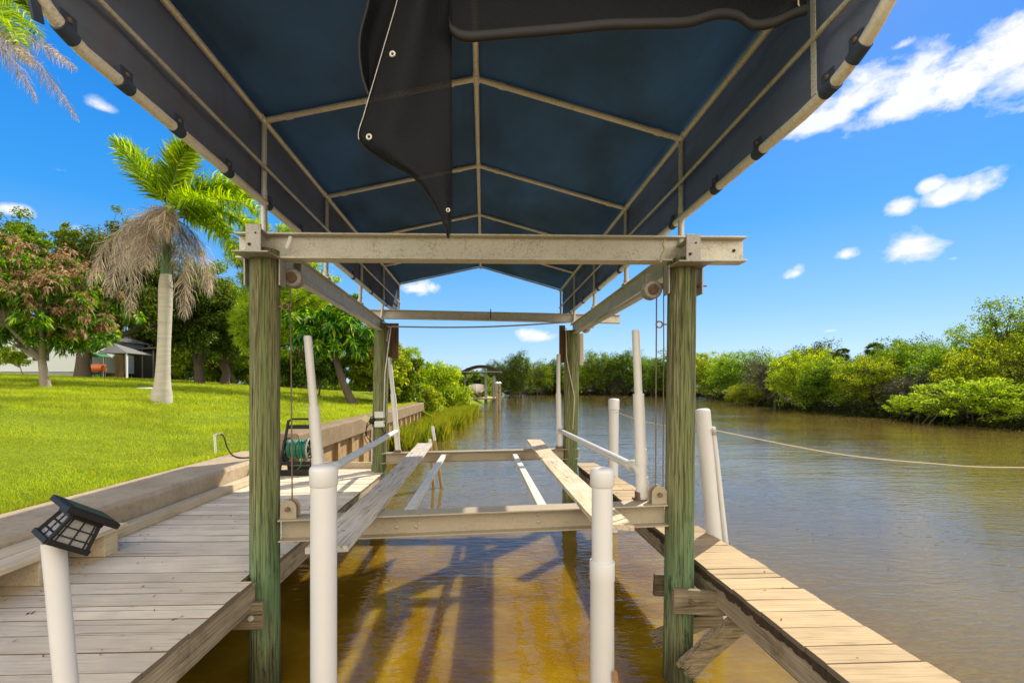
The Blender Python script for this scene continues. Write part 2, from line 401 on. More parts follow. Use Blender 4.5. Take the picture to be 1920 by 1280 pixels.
M['leaf_orange'] = leafm('leaf_orange_dead', [(0.0, (0.38, 0.16, 0.02)), (1.0, (0.55, 0.30, 0.05))], 0.4, 0.03, 0.01)
M['frond'] = leafm('palm_frond', [(0.0, (0.056, 0.143, 0.007)), (0.4, (0.150, 0.264, 0.009)), (0.8, (0.281, 0.396, 0.011)), (1.0, (0.411, 0.462, 0.022))], 0.52, 0.04, 0.0)
M['frond_dead'] = leafm('palm_frond_dead', [(0.0, (0.16, 0.12, 0.085)), (0.5, (0.36, 0.29, 0.21)), (1.0, (0.58, 0.50, 0.39))], 0.4, 0.02, 0.0)
M['rachis_dead'] = plain('dry_rachis', (0.36, 0.25, 0.14), 0.8, 0, 0.4, 20)
M['rachis'] = plain('green_rachis', (0.18, 0.24, 0.04), 0.6, 0, 0.3, 20)
M['bark'] = plain('rough_bark', (0.095, 0.072, 0.05), 0.95, 0, 0.55, 14, 0.1)
M['bark_pale'] = plain('pale_bark', (0.30, 0.25, 0.19), 0.95, 0, 0.5, 14, 0.1)


def palm_bark():
    m, nt, b = new_mat('palm_bark')
    t = nn(nt, 'ShaderNodeTexCoord').outputs['Object']
    mp = nn(nt, 'ShaderNodeMapping', {'Vector': t, 'Scale': (1.2, 1.2, 14)}).outputs[0]
    r = tex(nt, mp, 1.3, 4, 0.6, 0.4); a = tex(nt, t, 2.5, 6, 0.7)
    col = ramp(nt, r, [(0.25, (0.33, 0.29, 0.225)), (0.5, (0.40, 0.36, 0.29)), (0.75, (0.46, 0.42, 0.345))])
    col = mixc(nt, mth(nt, 'MULTIPLY', ramp_f(nt, a, 0.55, 0.7), 0.5), col, (0.23, 0.19, 0.14))
    nt.links.new(col, b.inputs['Base Color']); b.inputs['Roughness'].default_value = 0.9
    b.inputs['Specular IOR Level'].default_value = 0.15
    bump(nt, b, r, 0.25, 0.02)
    return m


M['palmbark'] = palm_bark()
M['crownshaft'] = plain('palm_crownshaft', (0.06, 0.13, 0.02), 0.4, 0, 0.4, 3)
M['siding'] = plain('white_siding', (0.55, 0.57, 0.57), 0.6, 0, 0.06, 2)
M['roofing'] = plain('grey_roofing', (0.07, 0.065, 0.06), 0.8, 0, 0.25, 6)
M['darkscreen'] = plain('dark_screening', (0.03, 0.03, 0.028), 0.8, 0, 0.4, 3)
M['orange'] = plain('orange_enamel', (0.62, 0.14, 0.02), 0.4, 0, 0.2, 6)
M['awning'] = plain('green_awning', (0.03, 0.20, 0.07), 0.7, 0, 0.2, 6)
M['hull'] = plain('boat_gelcoat', (0.62, 0.58, 0.50), 0.3, 0, 0.1, 4)
M['farroof'] = plain('far_canopy_cloth', (0.045, 0.04, 0.038), 0.8, 0, 0.3, 6)
M['farpost'] = plain('far_post', (0.19, 0.185, 0.16), 0.8, 0, 0.25, 6)


def glassy():
    m, nt, b = new_mat('lantern_glass')
    b.inputs['Base Color'].default_value = (0.42, 0.40, 0.38, 1)
    b.inputs['Roughness'].default_value = 0.2
    b.inputs['Transmission Weight'].default_value = 0.5
    t = nn(nt, 'ShaderNodeTexCoord').outputs['Object']
    bump(nt, b, tex(nt, t, 160, 3, 0.6), 0.6, 0.004)
    return m


M['glass'] = glassy()


def solar():
    m, nt, b = new_mat('solar_cell')
    b.inputs['Base Color'].default_value = (0.010, 0.010, 0.012, 1); b.inputs['Roughness'].default_value = 0.45
    return m


M['solar'] = solar()


# ------------------------------------------------------------------ mesh helpers
def frame_of(d, up=None):
    d = V(d).normalized()
    u = V(up) if up is not None else V((0, 0, 1))
    if abs(d.dot(u.normalized())) > 0.98:
        u = V((0, 1, 0)) if up is None else V((1, 0, 0))
    s = d.cross(u).normalized()
    return d, s, s.cross(d).normalized()


class MB:
    def __init__(self):
        self.v = []; self.f = []

    def add(self, vs, fs):
        o = len(self.v)
        self.v += [tuple(x) for x in vs]
        self.f += [tuple(i + o for i in q) for q in fs]

    def box(self, c, s, rot=None, taper=1.0):
        c = V(c); vs = []
        for z in (-.5, .5):
            k = taper if z > 0 else 1.0
            for x, y in ((-.5, -.5), (.5, -.5), (.5, .5), (-.5, .5)):
                p = V((x * s[0] * k, y * s[1] * k, z * s[2]))
                if rot is not None:
                    p = rot @ p
                vs.append(c + p)
        self.add(vs, [(0, 3, 2, 1), (4, 5, 6, 7), (0, 1, 5, 4), (1, 2, 6, 5), (2, 3, 7, 6), (3, 0, 4, 7)])

    def extrude(self, prof, p, q, up=None):
        p = V(p); q = V(q)
        d, s, u = frame_of(q - p, up)
        n = len(prof)
        vs = [p + s * a + u * b for a, b in prof] + [q + s * a + u * b for a, b in prof]
        fs = [(i, (i + 1) % n, n + (i + 1) % n, n + i) for i in range(n)]
        fs += [tuple(range(n - 1, -1, -1)), tuple(range(n, 2 * n))]
        self.add(vs, fs)

    def bar(self, p, q, w, h, up=None):
        self.extrude([(-w / 2, -h / 2), (w / 2, -h / 2), (w / 2, h / 2), (-w / 2, h / 2)], p, q, up)

    def ibeam(self, p, q, w, h, tf=0.014, tw=0.012, up=None):
        a, b = w / 2, h / 2
        self.extrude([(-a, -b), (a, -b), (a, -b + tf), (tw / 2, -b + tf), (tw / 2, b - tf), (a, b - tf), (a, b), (-a, b), (-a, b - tf), (-tw / 2, b - tf), (-tw / 2, -b + tf), (-a, -b + tf)], p, q, up)

    def channel(self, p, q, w, h, t=0.012, side=1, up=None):
        a, b = w, h / 2
        pr = [(0, -b), (a, -b), (a, -b + t), (t, -b + t), (t, b - t), (a, b - t), (a, b), (0, b)]
        self.extrude([(x * side, y) for x, y in pr], p, q, up)

    def tube(self, pts, r, n=12, caps=True, jitter=None):
        pts = [V(p) for p in pts]
        m = len(pts)
        rs = list(r) if isinstance(r, (list, tuple)) else [r] * m
        o = len(self.v); u = None
        for i, p in enumerate(pts):
            d = (pts[min(i + 1, m - 1)] - pts[max(i - 1, 0)])
            if d.length < 1e-9:
                d = V((0, 0, 1))
            d.normalize()
            if u is None:
                _, u, _ = frame_of(d)
            u = (u - d * u.dot(d)).normalized()
            w = d.cross(u)
            for k in range(n):
                a = 2 * PI * k / n
                rr = rs[i] * (jitter(p, a) if jitter else 1.0)
                self.v.append(tuple(p + u * (math.cos(a) * rr) + w * (math.sin(a) * rr)))
        for i in range(m - 1):
            for k in range(n):
                a = o + i * n + k; b = o + i * n + (k + 1) % n
                self.f.append((a, b, b + n, a + n))
        if caps:
            self.f.append(tuple(o + k for k in range(n - 1, -1, -1)))
            self.f.append(tuple(o + (m - 1) * n + k for k in range(n)))

    def ring(self, c, axis, R, r, n=20, m=8):
        d, s, u = frame_of(axis)
        o = len(self.v)
        for i in range(n):
            a = 2 * PI * i / n
            e = s * math.cos(a) + u * math.sin(a)
            for k in range(m):
                b = 2 * PI * k / m
                self.v.append(tuple(V(c) + e * (R + r * math.cos(b)) + d * (r * math.sin(b))))
        for i in range(n):
            for k in range(m):
                self.f.append((o + i * m + k, o + ((i + 1) % n) * m + k, o + ((i + 1) % n) * m + (k + 1) % m, o + i * m + (k + 1) % m))

    def lathe(self, prof, p, axis=(0, 0, 1), n=28):
        """prof: (radius, distance along axis)"""
        p = V(p); d, s, u = frame_of(axis)
        o = len(self.v)
        for r, h in prof:
            for k in range(n):
                a = 2 * PI * k / n
                self.v.append(tuple(p + d * h + (s * math.cos(a) + u * math.sin(a)) * max(r, 1e-4)))
        for i in range(len(prof) - 1):
            for k in range(n):
                a = o + i * n + k; b = o + i * n + (k + 1) % n
                self.f.append((a, b, b + n, a + n))
        self.f.append(tuple(o + k for k in range(n - 1, -1, -1)))
        self.f.append(tuple(o + (len(prof) - 1) * n + k for k in range(n)))

    def grid(self, fn, nu, nv):
        o = len(self.v)
        for i in range(nu + 1):
            for j in range(nv + 1):
                self.v.append(tuple(fn(i / nu, j / nv)))
        for i in range(nu):
            for j in range(nv):
                a = o + i * (nv + 1) + j
                self.f.append((a, a + nv + 1, a + nv + 2, a + 1))

    def build(self, name, mat, parent=None, smooth=None, bevel=0.0, origin=None, solid=0.0):
        return finish(name, np.array(self.v, dtype=np.float64).reshape(-1, 3), self.f, mat, parent, smooth, bevel, origin, solid)


def root_loc(o):
    t = V((0, 0, 0))
    while o is not None:
        t = t + o.location
        o = o.parent
    return t


def finish(name, v, faces, mat, parent=None, smooth=None, bevel=0.0, origin=None, solid=0.0, flat_quads=None):
    if parent is not None:
        off = np.array(root_loc(parent))
    else:
        off = np.array(origin) if origin is not None else np.array([(v[:, 0].min() + v[:, 0].max()) / 2, (v[:, 1].min() + v[:, 1].max()) / 2, v[:, 2].min()])
    w = v - off
    me = bpy.data.meshes.new(name)
    if flat_quads is not None:           # faces as an (n, k) array, quick path
        n, k = flat_quads.shape
        me.vertices.add(len(w)); me.vertices.foreach_set('co', w.ravel().astype(np.float32))
        me.loops.add(n * k); me.loops.foreach_set('vertex_index', flat_quads.ravel().astype(np.int32))
        me.polygons.add(n); me.polygons.foreach_set('loop_start', np.arange(0, n * k, k, dtype=np.int32))
        me.update(calc_edges=True)
    else:
        me.from_pydata([tuple(x) for x in w], [], faces)
    me.materials.append(M[mat] if isinstance(mat, str) else mat)
    if smooth is not None:
        me.shade_smooth()
        if smooth < 179:
            me.set_sharp_from_angle(angle=math.radians(smooth))
    o = bpy.data.objects.new(name, me)
    COL.objects.link(o)
    if parent is not None:
        o.parent = parent
    else:
        o.location = off
    if bevel > 0:
        b = o.modifiers.new('bevel', 'BEVEL'); b.width = bevel; b.segments = 2; b.limit_method = 'ANGLE'; b.angle_limit = math.radians(40)
    if solid > 0:
        b = o.modifiers.new('cloth_thickness', 'SOLIDIFY'); b.thickness = solid; b.offset = 0
    return o


def tag(o, label, cat, group=None, kind='thing'):
    o['label'] = label; o['category'] = cat
    if group: o['group'] = group
    o['kind'] = kind
    return o


def thing(name, label, cat, loc, group=None):
    o = bpy.data.objects.new(name, None)
    o.empty_display_size = 0.2
    COL.objects.link(o)
    o.location = V(loc)
    return tag(o, label, cat, group)


def struct(o, kind='structure'):
    o['kind'] = kind
    return o
# ------------------------------------------------------------------ camera, light, sky
cam = bpy.data.cameras.new('camera'); cam_o = bpy.data.objects.new('camera', cam); COL.objects.link(cam_o)
cam.sensor_width = 36.0; cam.lens = F / 1920 * 36.0
cam.shift_x = (960 - CX) / 1920.0; cam.shift_y = (CY - 640) / 1920.0
cam.clip_start = 0.05; cam.clip_end = 5000
cam_o.location = (0, 0, EYE); cam_o.rotation_euler = (PI / 2, 0, -YAW)
SC.camera = cam_o

SUN_AZ, SUN_EL = math.radians(41.0), math.radians(41.0)
sdir = V((math.sin(SUN_AZ) * math.cos(SUN_EL), math.cos(SUN_AZ) * math.cos(SUN_EL), math.sin(SUN_EL)))
sl = bpy.data.lights.new('sun', 'SUN'); sl.energy = 3.2; sl.angle = math.radians(0.6); sl.color = (1.0, 0.92, 0.78)
so = bpy.data.objects.new('sun', sl); COL.objects.link(so); so.rotation_euler = sdir.to_track_quat('Z', 'Y').to_euler(); so.location = (20, 20, 30)

W = bpy.data.worlds.new('World'); SC.world = W; W.use_nodes = True
nt = W.node_tree; nt.nodes.clear()
sky = nn(nt, 'ShaderNodeTexSky', sky_type='NISHITA', sun_disc=False, sun_elevation=SUN_EL, sun_rotation=SUN_AZ, altitude=0.0, air_density=1.0, dust_density=0.35, ozone_density=3.0)
tcw = nn(nt, 'ShaderNodeTexCoord').outputs['Generated']
nish = nn(nt, 'ShaderNodeHueSaturation', {'Color': sky.outputs[0], 'Saturation': 1.2, 'Value': 0.8, 'Hue': 0.502}).outputs[0]
dsep = nn(nt, 'ShaderNodeSeparateXYZ', {0: tcw})
EXPO = 1.18; BACK_FILL = 10.5
KS = 1.0 / (0.15 * 2 ** EXPO)
# clear deep blue overhead, paling to the horizon
grad = ramp(nt, mth(nt, 'MULTIPLY', dsep.outputs['Z'], 1.0, clamp=True), [(0.0, (.50, .72, .96)), (0.06, (.42, .67, .97)), (0.15, (.22, .53, .97)), (0.30, (.035, .36, .93)), (0.50, (.004, .24, .83)), (1.0, (.003, .15, .60))])
grad = nn(nt, 'ShaderNodeVectorMath', {0: grad, 'Scale': KS}, operation='SCALE').outputs[0]
skyc = mixc(nt, 0.9, nish, grad)
# clouds: each has its own place in the sky (a direction) and size, edges broken up by noise
CLOUDS = [(1900, 105, 130, 95), (1800, 150, 110, 95), (1700, 185, 120, 80), (1610, 185, 110, 60), (1545, 225, 90, 40), (1930, 150, 120, 90), (1785, 368, 66, 34), (1835, 358, 44, 44), (1745, 350, 30, 22),
          (1692, 391, 30, 24), (1702, 466, 72, 42), (1586, 478, 30, 15), (1495, 512, 25, 19), (1002, 631, 42, 16), (785, 541, 45, 20),
          (32, 396, 44, 20), (1555, 620, 44, 9), (1690, 85, 40, 22), (190, 200, 55, 26), (700, 470, 90, 50), (150, 440, 55, 36), (1790, 485, 36, 12), (420, 150, 120, 40), (120, 320, 60, 20)]
FAINT = {16: 0.34, 17: 0.25, 18: 0.12, 19: 0.6, 20: 0.35, 21: 0.15, 22: 0.3, 23: 0.1}
field = None
for i, (px, py, hw, hh) in enumerate(CLOUDS):
    d0 = ray(px, py).normalized(); rx = ray(px + hw, py).normalized() - d0; uy = ray(px, py - hh).normalized() - d0
    v = nn(nt, 'ShaderNodeVectorMath', {0: tcw, 1: tuple(d0)}, operation='SUBTRACT').outputs[0]
    a = nn(nt, 'ShaderNodeVectorMath', {0: v, 1: tuple(rx / rx.length_squared)}, operation='DOT_PRODUCT').outputs['Value']
    b = nn(nt, 'ShaderNodeVectorMath', {0: v, 1: tuple(uy / uy.length_squared)}, operation='DOT_PRODUCT').outputs['Value']
    # flatter underside: the lower half falls off faster
    b2 = mth(nt, 'MAXIMUM', b, mth(nt, 'MULTIPLY', b, -1.55))
    r = mth(nt, 'SQRT', mth(nt, 'ADD', mth(nt, 'MULTIPLY', a, a), mth(nt, 'MULTIPLY', b2, b2)))
    f = mth(nt, 'SUBTRACT', 1.0 if i not in FAINT else FAINT[i] + 0.1, r)
    field = f if field is None else mth(nt, 'MAXIMUM', field, f)
cn = tex(nt, nn(nt, 'ShaderNodeMapping', {'Vector': tcw, 'Scale': (1, 1, 1.5)}).outputs[0], 15.0, 9, 0.62, 0.2)
dens = mth(nt, 'ADD', mth(nt, 'MULTIPLY', field, 0.75), mth(nt, 'MULTIPLY', mth(nt, 'SUBTRACT', cn, 0.5), 2.0))
dens = ramp_f(nt, mth(nt, 'MULTIPLY', dens, ramp_f(nt, field, -0.75, -0.1)), 0.0, 0.48)
dens = mth(nt, 'POWER', dens, 1.1)
shade = ramp_f(nt, tex(nt, tcw, 9.0, 5, 0.6), 0.3, 0.7)
ccol = mixc(nt, shade, tuple(KS * q for q in (.86, .92, 1.0)), tuple(KS * q for q in (1.12, 1.12, 1.10)))
skyf = mixc(nt, dens, skyc, ccol)
# behind the camera, out of view: bright cloud added as fill for shaded sides
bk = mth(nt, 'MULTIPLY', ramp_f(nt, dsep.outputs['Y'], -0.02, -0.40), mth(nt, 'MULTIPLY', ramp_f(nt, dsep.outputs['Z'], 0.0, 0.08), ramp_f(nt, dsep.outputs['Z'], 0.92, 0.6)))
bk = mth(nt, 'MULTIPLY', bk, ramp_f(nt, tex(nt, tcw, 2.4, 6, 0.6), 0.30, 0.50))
skyf = mixc(nt, bk, skyf, (BACK_FILL * 1.0, BACK_FILL * 0.91, BACK_FILL * 0.76))
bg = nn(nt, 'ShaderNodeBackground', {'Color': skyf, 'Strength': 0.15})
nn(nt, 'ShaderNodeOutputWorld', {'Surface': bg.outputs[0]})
SC.view_settings.view_transform = 'Standard'; SC.view_settings.look = 'None'
SC.view_settings.exposure = EXPO; SC.view_settings.gamma = 1.0
try:
    SC.cycles.max_bounces = 8; SC.cycles.transparent_max_bounces = 12
except Exception:
    pass

# ------------------------------------------------------------------ ground and water
WALL_NEAR_Y0, WALL_STEP_Y, WALL_END_Y = -3.0, 9.45, 28.0


def sstep(a, b, x):
    t = np.clip((x - a) / (b - a), 0, 1)
    return t * t * (3 - 2 * t)


SHORE_Y = [-60, WALL_END_Y, 32, 46, 60, 80, 110, 150, 163, 220]
SHORE_X = [-3.3, -3.3, -2.6, -1.9, -1.3, 0.0, 1.5, 4.5, 6.5, 8]


def land_edge(y):
    return np.where(y < WALL_STEP_Y, -4.85, np.where(y < WALL_END_Y, -4.15, np.interp(y, SHORE_Y, SHORE_X)))


def lawn_z(x, y):
    """height above the water of the left-hand ground"""
    u = -np.asarray(x, float); y = np.asarray(y, float)
    z = np.interp(u, [4.0, 4.9, 6.3, 9.7, 16, 21, 32, 60, 300], [-1.30, -1.295, -1.02, -.42, 0, .42, .85, 1.1, 1.1])
    near = np.clip((7.0 - u) / 2.2, 0, 1)
    z = z + near * 0.26 * sstep(9.46, 11.5, y)
    far = sstep(30, 60, y)
    z = z * (1 - far) + far * np.clip(z, -1.6, -0.6)
    z = EYE + z
    # natural bank beyond the wall
    e = np.interp(y, SHORE_Y, SHORE_X)
    bank = np.interp(e - x, [-3, 0, 0.8, 2.4, 5], [-0.5, -0.05, 0.5, 1.2, 5])
    nat = np.maximum(sstep(WALL_END_Y - 0.4, WALL_END_Y + 2.0, y), sstep(-4.25, -3.95, x))
    z = np.where(y > WALL_END_Y - 0.4, np.minimum(z, z * (1 - nat) + nat * bank), z)
    return z


ys = np.concatenate([np.arange(-8, 9.4, 0.7), [9.44, 9.46], np.arange(9.6, 27.9, 0.9), [27.98, 28.02], np.arange(28.5, 60, 1.5), np.arange(62, 230, 6.0), [400, 900, 1800]])
us = np.concatenate([[0, 0.25, 0.6], np.arange(1.0, 8, 0.7), np.arange(8, 30, 1.4), np.arange(31, 90, 5), [150, 400, 1500]])
vv = []
for y in ys:
    e = float(land_edge(y)); e = e + (2.5 if y > WALL_END_Y else 0)
    for u in us:
        x = e - u
        z = float(lawn_z(x, y))
        if u < 70: z += 0.03 * mnoise.noise(V((x * 0.5, y * 0.5, 0)))
        vv.append((x, y, z))
fq = [(i * len(us) + j, i * len(us) + j + 1, (i + 1) * len(us) + j + 1, (i + 1) * len(us) + j) for i in range(len(ys) - 1) for j in range(len(us) - 1)]
fq = [q[::-1] for q in fq]
lawn = struct(finish('lawn', np.array(vv), fq, 'lawn', smooth=180, origin=(0, 0, 0)))

wm = MB(); wm.add([(-1800, -1800, 0), (1800, -1800, 0), (1800, 1800, 0), (-1800, 1800, 0)], [(0, 1, 2, 3)])
wat = struct(wm.build('water', 'water', origin=(0, 0, 0)))

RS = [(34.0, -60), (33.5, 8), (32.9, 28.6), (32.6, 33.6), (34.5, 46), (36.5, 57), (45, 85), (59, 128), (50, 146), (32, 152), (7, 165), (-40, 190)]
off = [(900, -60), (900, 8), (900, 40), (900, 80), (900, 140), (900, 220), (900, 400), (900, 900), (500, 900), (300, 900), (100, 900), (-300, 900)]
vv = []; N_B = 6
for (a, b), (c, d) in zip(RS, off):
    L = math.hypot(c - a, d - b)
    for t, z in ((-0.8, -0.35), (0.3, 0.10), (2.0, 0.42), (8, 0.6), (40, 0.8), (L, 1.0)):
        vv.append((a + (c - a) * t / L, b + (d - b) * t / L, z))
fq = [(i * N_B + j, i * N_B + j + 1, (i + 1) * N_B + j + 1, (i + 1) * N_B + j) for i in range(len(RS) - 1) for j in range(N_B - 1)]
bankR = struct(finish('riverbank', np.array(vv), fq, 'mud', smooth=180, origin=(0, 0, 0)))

# grass blades: nobody could count them
rng = np.random.default_rng(3)


def blades(name, n, fx, hmin, hmax, wid, mat, lean=0.5):
    x, y, sc = fx(n)
    z = lawn_z(x, y) - 0.01
    n = len(x)
    a = rng.uniform(0, 2 * PI, n); h = rng.uniform(hmin, hmax, n) * sc; w = wid * sc * rng.uniform(.7, 1.3, n)
    la = rng.uniform(0, 2 * PI, n); lm = rng.uniform(0, lean, n) * h
    b = np.stack([x, y, z], 1); s = np.stack([np.cos(a) * w, np.sin(a) * w, np.zeros(n)], 1)
    top = b + np.stack([np.cos(la) * lm, np.sin(la) * lm, h], 1)
    v = np.stack([b - s, b + s, top], 1).reshape(-1, 3)
    f = np.arange(3 * n).reshape(n, 3)
    return struct(finish(name, v, None, mat, origin=(0, 0, 0), flat_quads=f), 'stuff')


def lawn_pts(n):
    t = rng.uniform(0, 1, n)
    y = 3.2 * (36 / 3.2) ** t              # even density in distance ratio
    x0 = land_edge(y) - 0.01
    x1 = -1.25 * y - 1.6
    x = x0 + (x1 - x0) * rng.uniform(0, 1, n)
    ok = x1 < x0
    keep = rng.uniform(0, 1, n) < np.clip((x0 - x1) / y, 0.05, 1)
    k = ok & keep
    return x[k], y[k], np.clip(y[k] / 8.0, 0.75, 2.6) ** 0.9


blades('lawn_grass', 330000, lawn_pts, 0.03, 0.065, 0.0042, 'grass', 1.0)


def edge_pts(n):
    y = 1.5 + rng.power(0.6, n) * 26
    x = land_edge(y) - 0.01 - np.abs(rng.normal(0, 0.07, n))
    return x, y, np.clip(y / 7, 0.9, 2.2)


blades('grass_edge', 14000, edge_pts, 0.05, 0.11, 0.004, 'grass', 1.0)


def reed_blades():
    n = 22000
    y = 17.5 + rng.power(1.3, n) * 29
    e = np.interp(y, [17, 20, 26, 30, 38, 47], [-3.35, -2.75, -2.15, -1.9, -1.5, -1.2]) + 0.5 * np.sin(y * 1.7) * np.sin(y * .61) + rng.normal(0, .12, n)
    x = e - np.abs(rng.normal(0, 0.45, n)) * np.interp(y, [17, 21, 48], [.4, 1.3, 2.2])
    k = x > np.where(y < WALL_END_Y, -4.0, -5); x = x[k]; y = y[k]; n = len(x)
    a = rng.uniform(0, 2 * PI, n); h = rng.uniform(.45, 1.15, n); w = rng.uniform(.012, .028, n)
    la = rng.uniform(0, 2 * PI, n); lm = rng.uniform(.05, .5, n) * h
    b = np.stack([x, y, np.full(n, -0.05)], 1); s = np.stack([np.cos(a) * w, np.sin(a) * w, 0 * w], 1)
    mid = b + np.stack([np.cos(la) * lm * .3, np.sin(la) * lm * .3, h * .6], 1)
    top = b + np.stack([np.cos(la) * lm, np.sin(la) * lm, h], 1)
    v = np.stack([b - s, b + s, mid + s * .8, top, mid - s * .8], 1).reshape(-1, 3)
    f = np.arange(5 * n).reshape(n, 5)
    return struct(finish('reeds', v, None, 'reed', origin=(0, 0, 0), flat_quads=f), 'stuff')


reed_blades()
def curve(pts, t):
    t = max(0, min(1, t)) * (len(pts) - 1); i = min(int(t), len(pts) - 2); f = t - i
    p0 = pts[max(i - 1, 0)]; p1 = pts[i]; p2 = pts[i + 1]; p3 = pts[min(i + 2, len(pts) - 1)]
    return tuple(.5 * (2 * b + (c - a) * f + (2 * a - 5 * b + 4 * c - d) * f * f + (3 * b - a - 3 * c + d) * f ** 3) for a, b, c, d in zip(p0, p1, p2, p3))


# ------------------------------------------------------------------ pilings
Y0, Y1 = 4.14, 9.05          # front and rear plane of the lift
ZD = EYE - 1.6               # dock deck


def piling(name, label, ptop, pbot, Y, r, zg, ga, group='timber pilings of the boat lift'):
    """round timber pile seen at ptop (px,py) and pbot, both at distance Y"""
    a = P(*ptop, Y); b = P(*pbot, Y)
    d = (a - b) / (a.z - b.z)
    base = b + d * (-1.6 - b.z)
    t = thing(name, label, 'piling', (base.x, base.y, 0), group)
    n = 60; pts = [base.lerp(a, i / n) for i in range(n + 1)]
    sd = random.random() * 50

    def jit(p, an):
        return 1 + 0.030 * mnoise.noise(V((math.cos(an) * 2.4 + sd, math.sin(an) * 2.4, p.z * 0.35))) + 0.016 * mnoise.noise(V((math.cos(an) * 9 + sd, math.sin(an) * 9, p.z * 0.8)))
    mb = MB(); mb.tube(pts, [r * (1.02 - 0.03 * i / n) for i in range(n + 1)], 40, True, jit)
    mb.build('pile', piling_mat(name + '_timber_%d' % int(sd * 10), zg, ga), t, smooth=50)
    return t, a


pl, pl_top = piling('piling', 'round green timber piling at the front left, standing through the edge of the pale dock', (497, 470), (497, 1100), Y0, .121, 0.95, .75)
pr, pr_top = piling('piling', 'round green timber piling at the front right, with boards bolted to its foot', (1279, 488), (1271, 1250), Y0, .123, 1.0, .8)
plr, plr_top = piling('piling', 'far left timber piling carrying the electric boxes, behind the white guide pipe', (717, 606), (710, 880), Y1, .142, 0.9, .35)
prr, prr_top = piling('piling', 'far right timber piling with a white cord hanging down it, beside the walkway', (1073, 620), (1069, 880), Y1, .142, 0.9, .3)


def eyebolt(parent, c, dirx=1):
    mb = MB(); c = V(c)
    mb.tube([c, c + V((0.045 * dirx, 0, 0))], .006, 8)
    mb.ring(c + V((0.075 * dirx, 0, 0)), (0, 1, 0), .028, .007, 18, 6)
    return mb.build('eyebolt', 'rusty', parent, smooth=60)


eyebolt(pl, P(519, 575, Y0 - .04)); eyebolt(pr, P(1252, 608, Y0 - .04), -1)
mb = MB(); a = P(1306, 536, Y0); mb.tube([a, a + V((.09, 0, 0))], .008, 8); mb.lathe([(.02, 0), (.02, .012)], a + V((.01, 0, 0)), (1, 0, 0), 8)
mb.build('bolt', 'rusty', pr, smooth=40)
# braces bolted to the foot of the right-hand pile (they also carry the walkway)
mb = MB(); mb.bar(P(1261, 1125, Y0 - .17), P(1372, 1130, Y0 - .17), .05, .205); mb.build('ledger_board', 'brace', pr, bevel=.006)
mb = MB(); c_ = P(1296, 1127, Y0 - .205); mb.lathe([(.02, 0), (.02, .014), (.011, .015), (.011, .03)], c_, (0, -1, 0), 10); mb.build('ledger_bolt', 'rusty', pr, smooth=40)
mb = MB(); mb.bar(P(1226, 1095, Y0 + .17), P(1300, 1098, Y0 + .17), .05, .2); mb.build('rear_ledger', 'brace', pr, bevel=.006)


def ragged(p, q, w, h, up, seed, nteeth=7):
    """a board whose lower end has rotted to splinters"""
    rnd = random.Random(seed); mb = MB(); p = V(p); q = V(q)
    d, s, u = frame_of(q - p, up); L = (q - p).length
    prof = [(0, -h / 2)]
    for i in range(nteeth):
        prof.append((L * (1 - rnd.uniform(.0, .05)), -h / 2 + h * (i + .2) / nteeth)); prof.append((L * (1 - rnd.uniform(.07, .16)), -h / 2 + h * (i + .75) / nteeth))
    prof.append((0, h / 2))
    n = len(prof)
    vs = [p + d * a + u * b - s * (w / 2) for a, b in prof] + [p + d * a + u * b + s * (w / 2) for a, b in prof]
    mb.add(vs, [tuple(range(n)), tuple(range(2 * n - 1, n - 1, -1))] + [(i, n + i, n + (i + 1) % n, (i + 1) % n) for i in range(n)])
    return mb


ragged(P(1402, 1152, Y0 - .24), P(1278, 1258, Y0 - .2), .05, .2, (0, -.2, 1), 4).build('diagonal_brace', 'brace', pr)
ragged(P(1352, 1150, Y0 + .2), P(1222, 1198, Y0 + .2), .05, .15, (0, 0, 1), 9).build('diagonal_brace', 'brace', pr)
# boards and boxes on the far piles
for c0, c1, w in (((739, 606), (739, 672), .17), ((702, 650), (702, 670), .10)):
    mb = MB(); mb.bar(P(*c1, Y1 + (.02 if w > .15 else .1)), P(*c0, Y1 + (.02 if w > .15 else .1)), w, .05, up=(0, 1, 0)); mb.build('side_board', 'darkboard', plr, bevel=.004)
mb = MB(); mb.bar(P(1090, 684, Y1 + .02), P(1090, 625, Y1 + .02), .075, .05, up=(0, 1, 0)); mb.build('side_board', 'kickboard', prr, bevel=.004)
mb = MB(); mb.bar(P(1054, 680, Y1 + .03), P(1054, 610, Y1 + .03), .11, .05, up=(0, 1, 0)); mb.build('side_board', 'darkboard', prr, bevel=.004)
# white cord down the far right pile
mb = MB(); mb.tube([P(x, y, Y1 - .16) for x, y in ((1061, 614), (1062, 640), (1062, 668), (1068, 700), (1077, 742), (1076, 770), (1074, 805))], .009, 8)
tag(mb.build('hanging_cord', 'rope', smooth=60), 'limp pale cord hanging down the far right timber piling', 'cord')

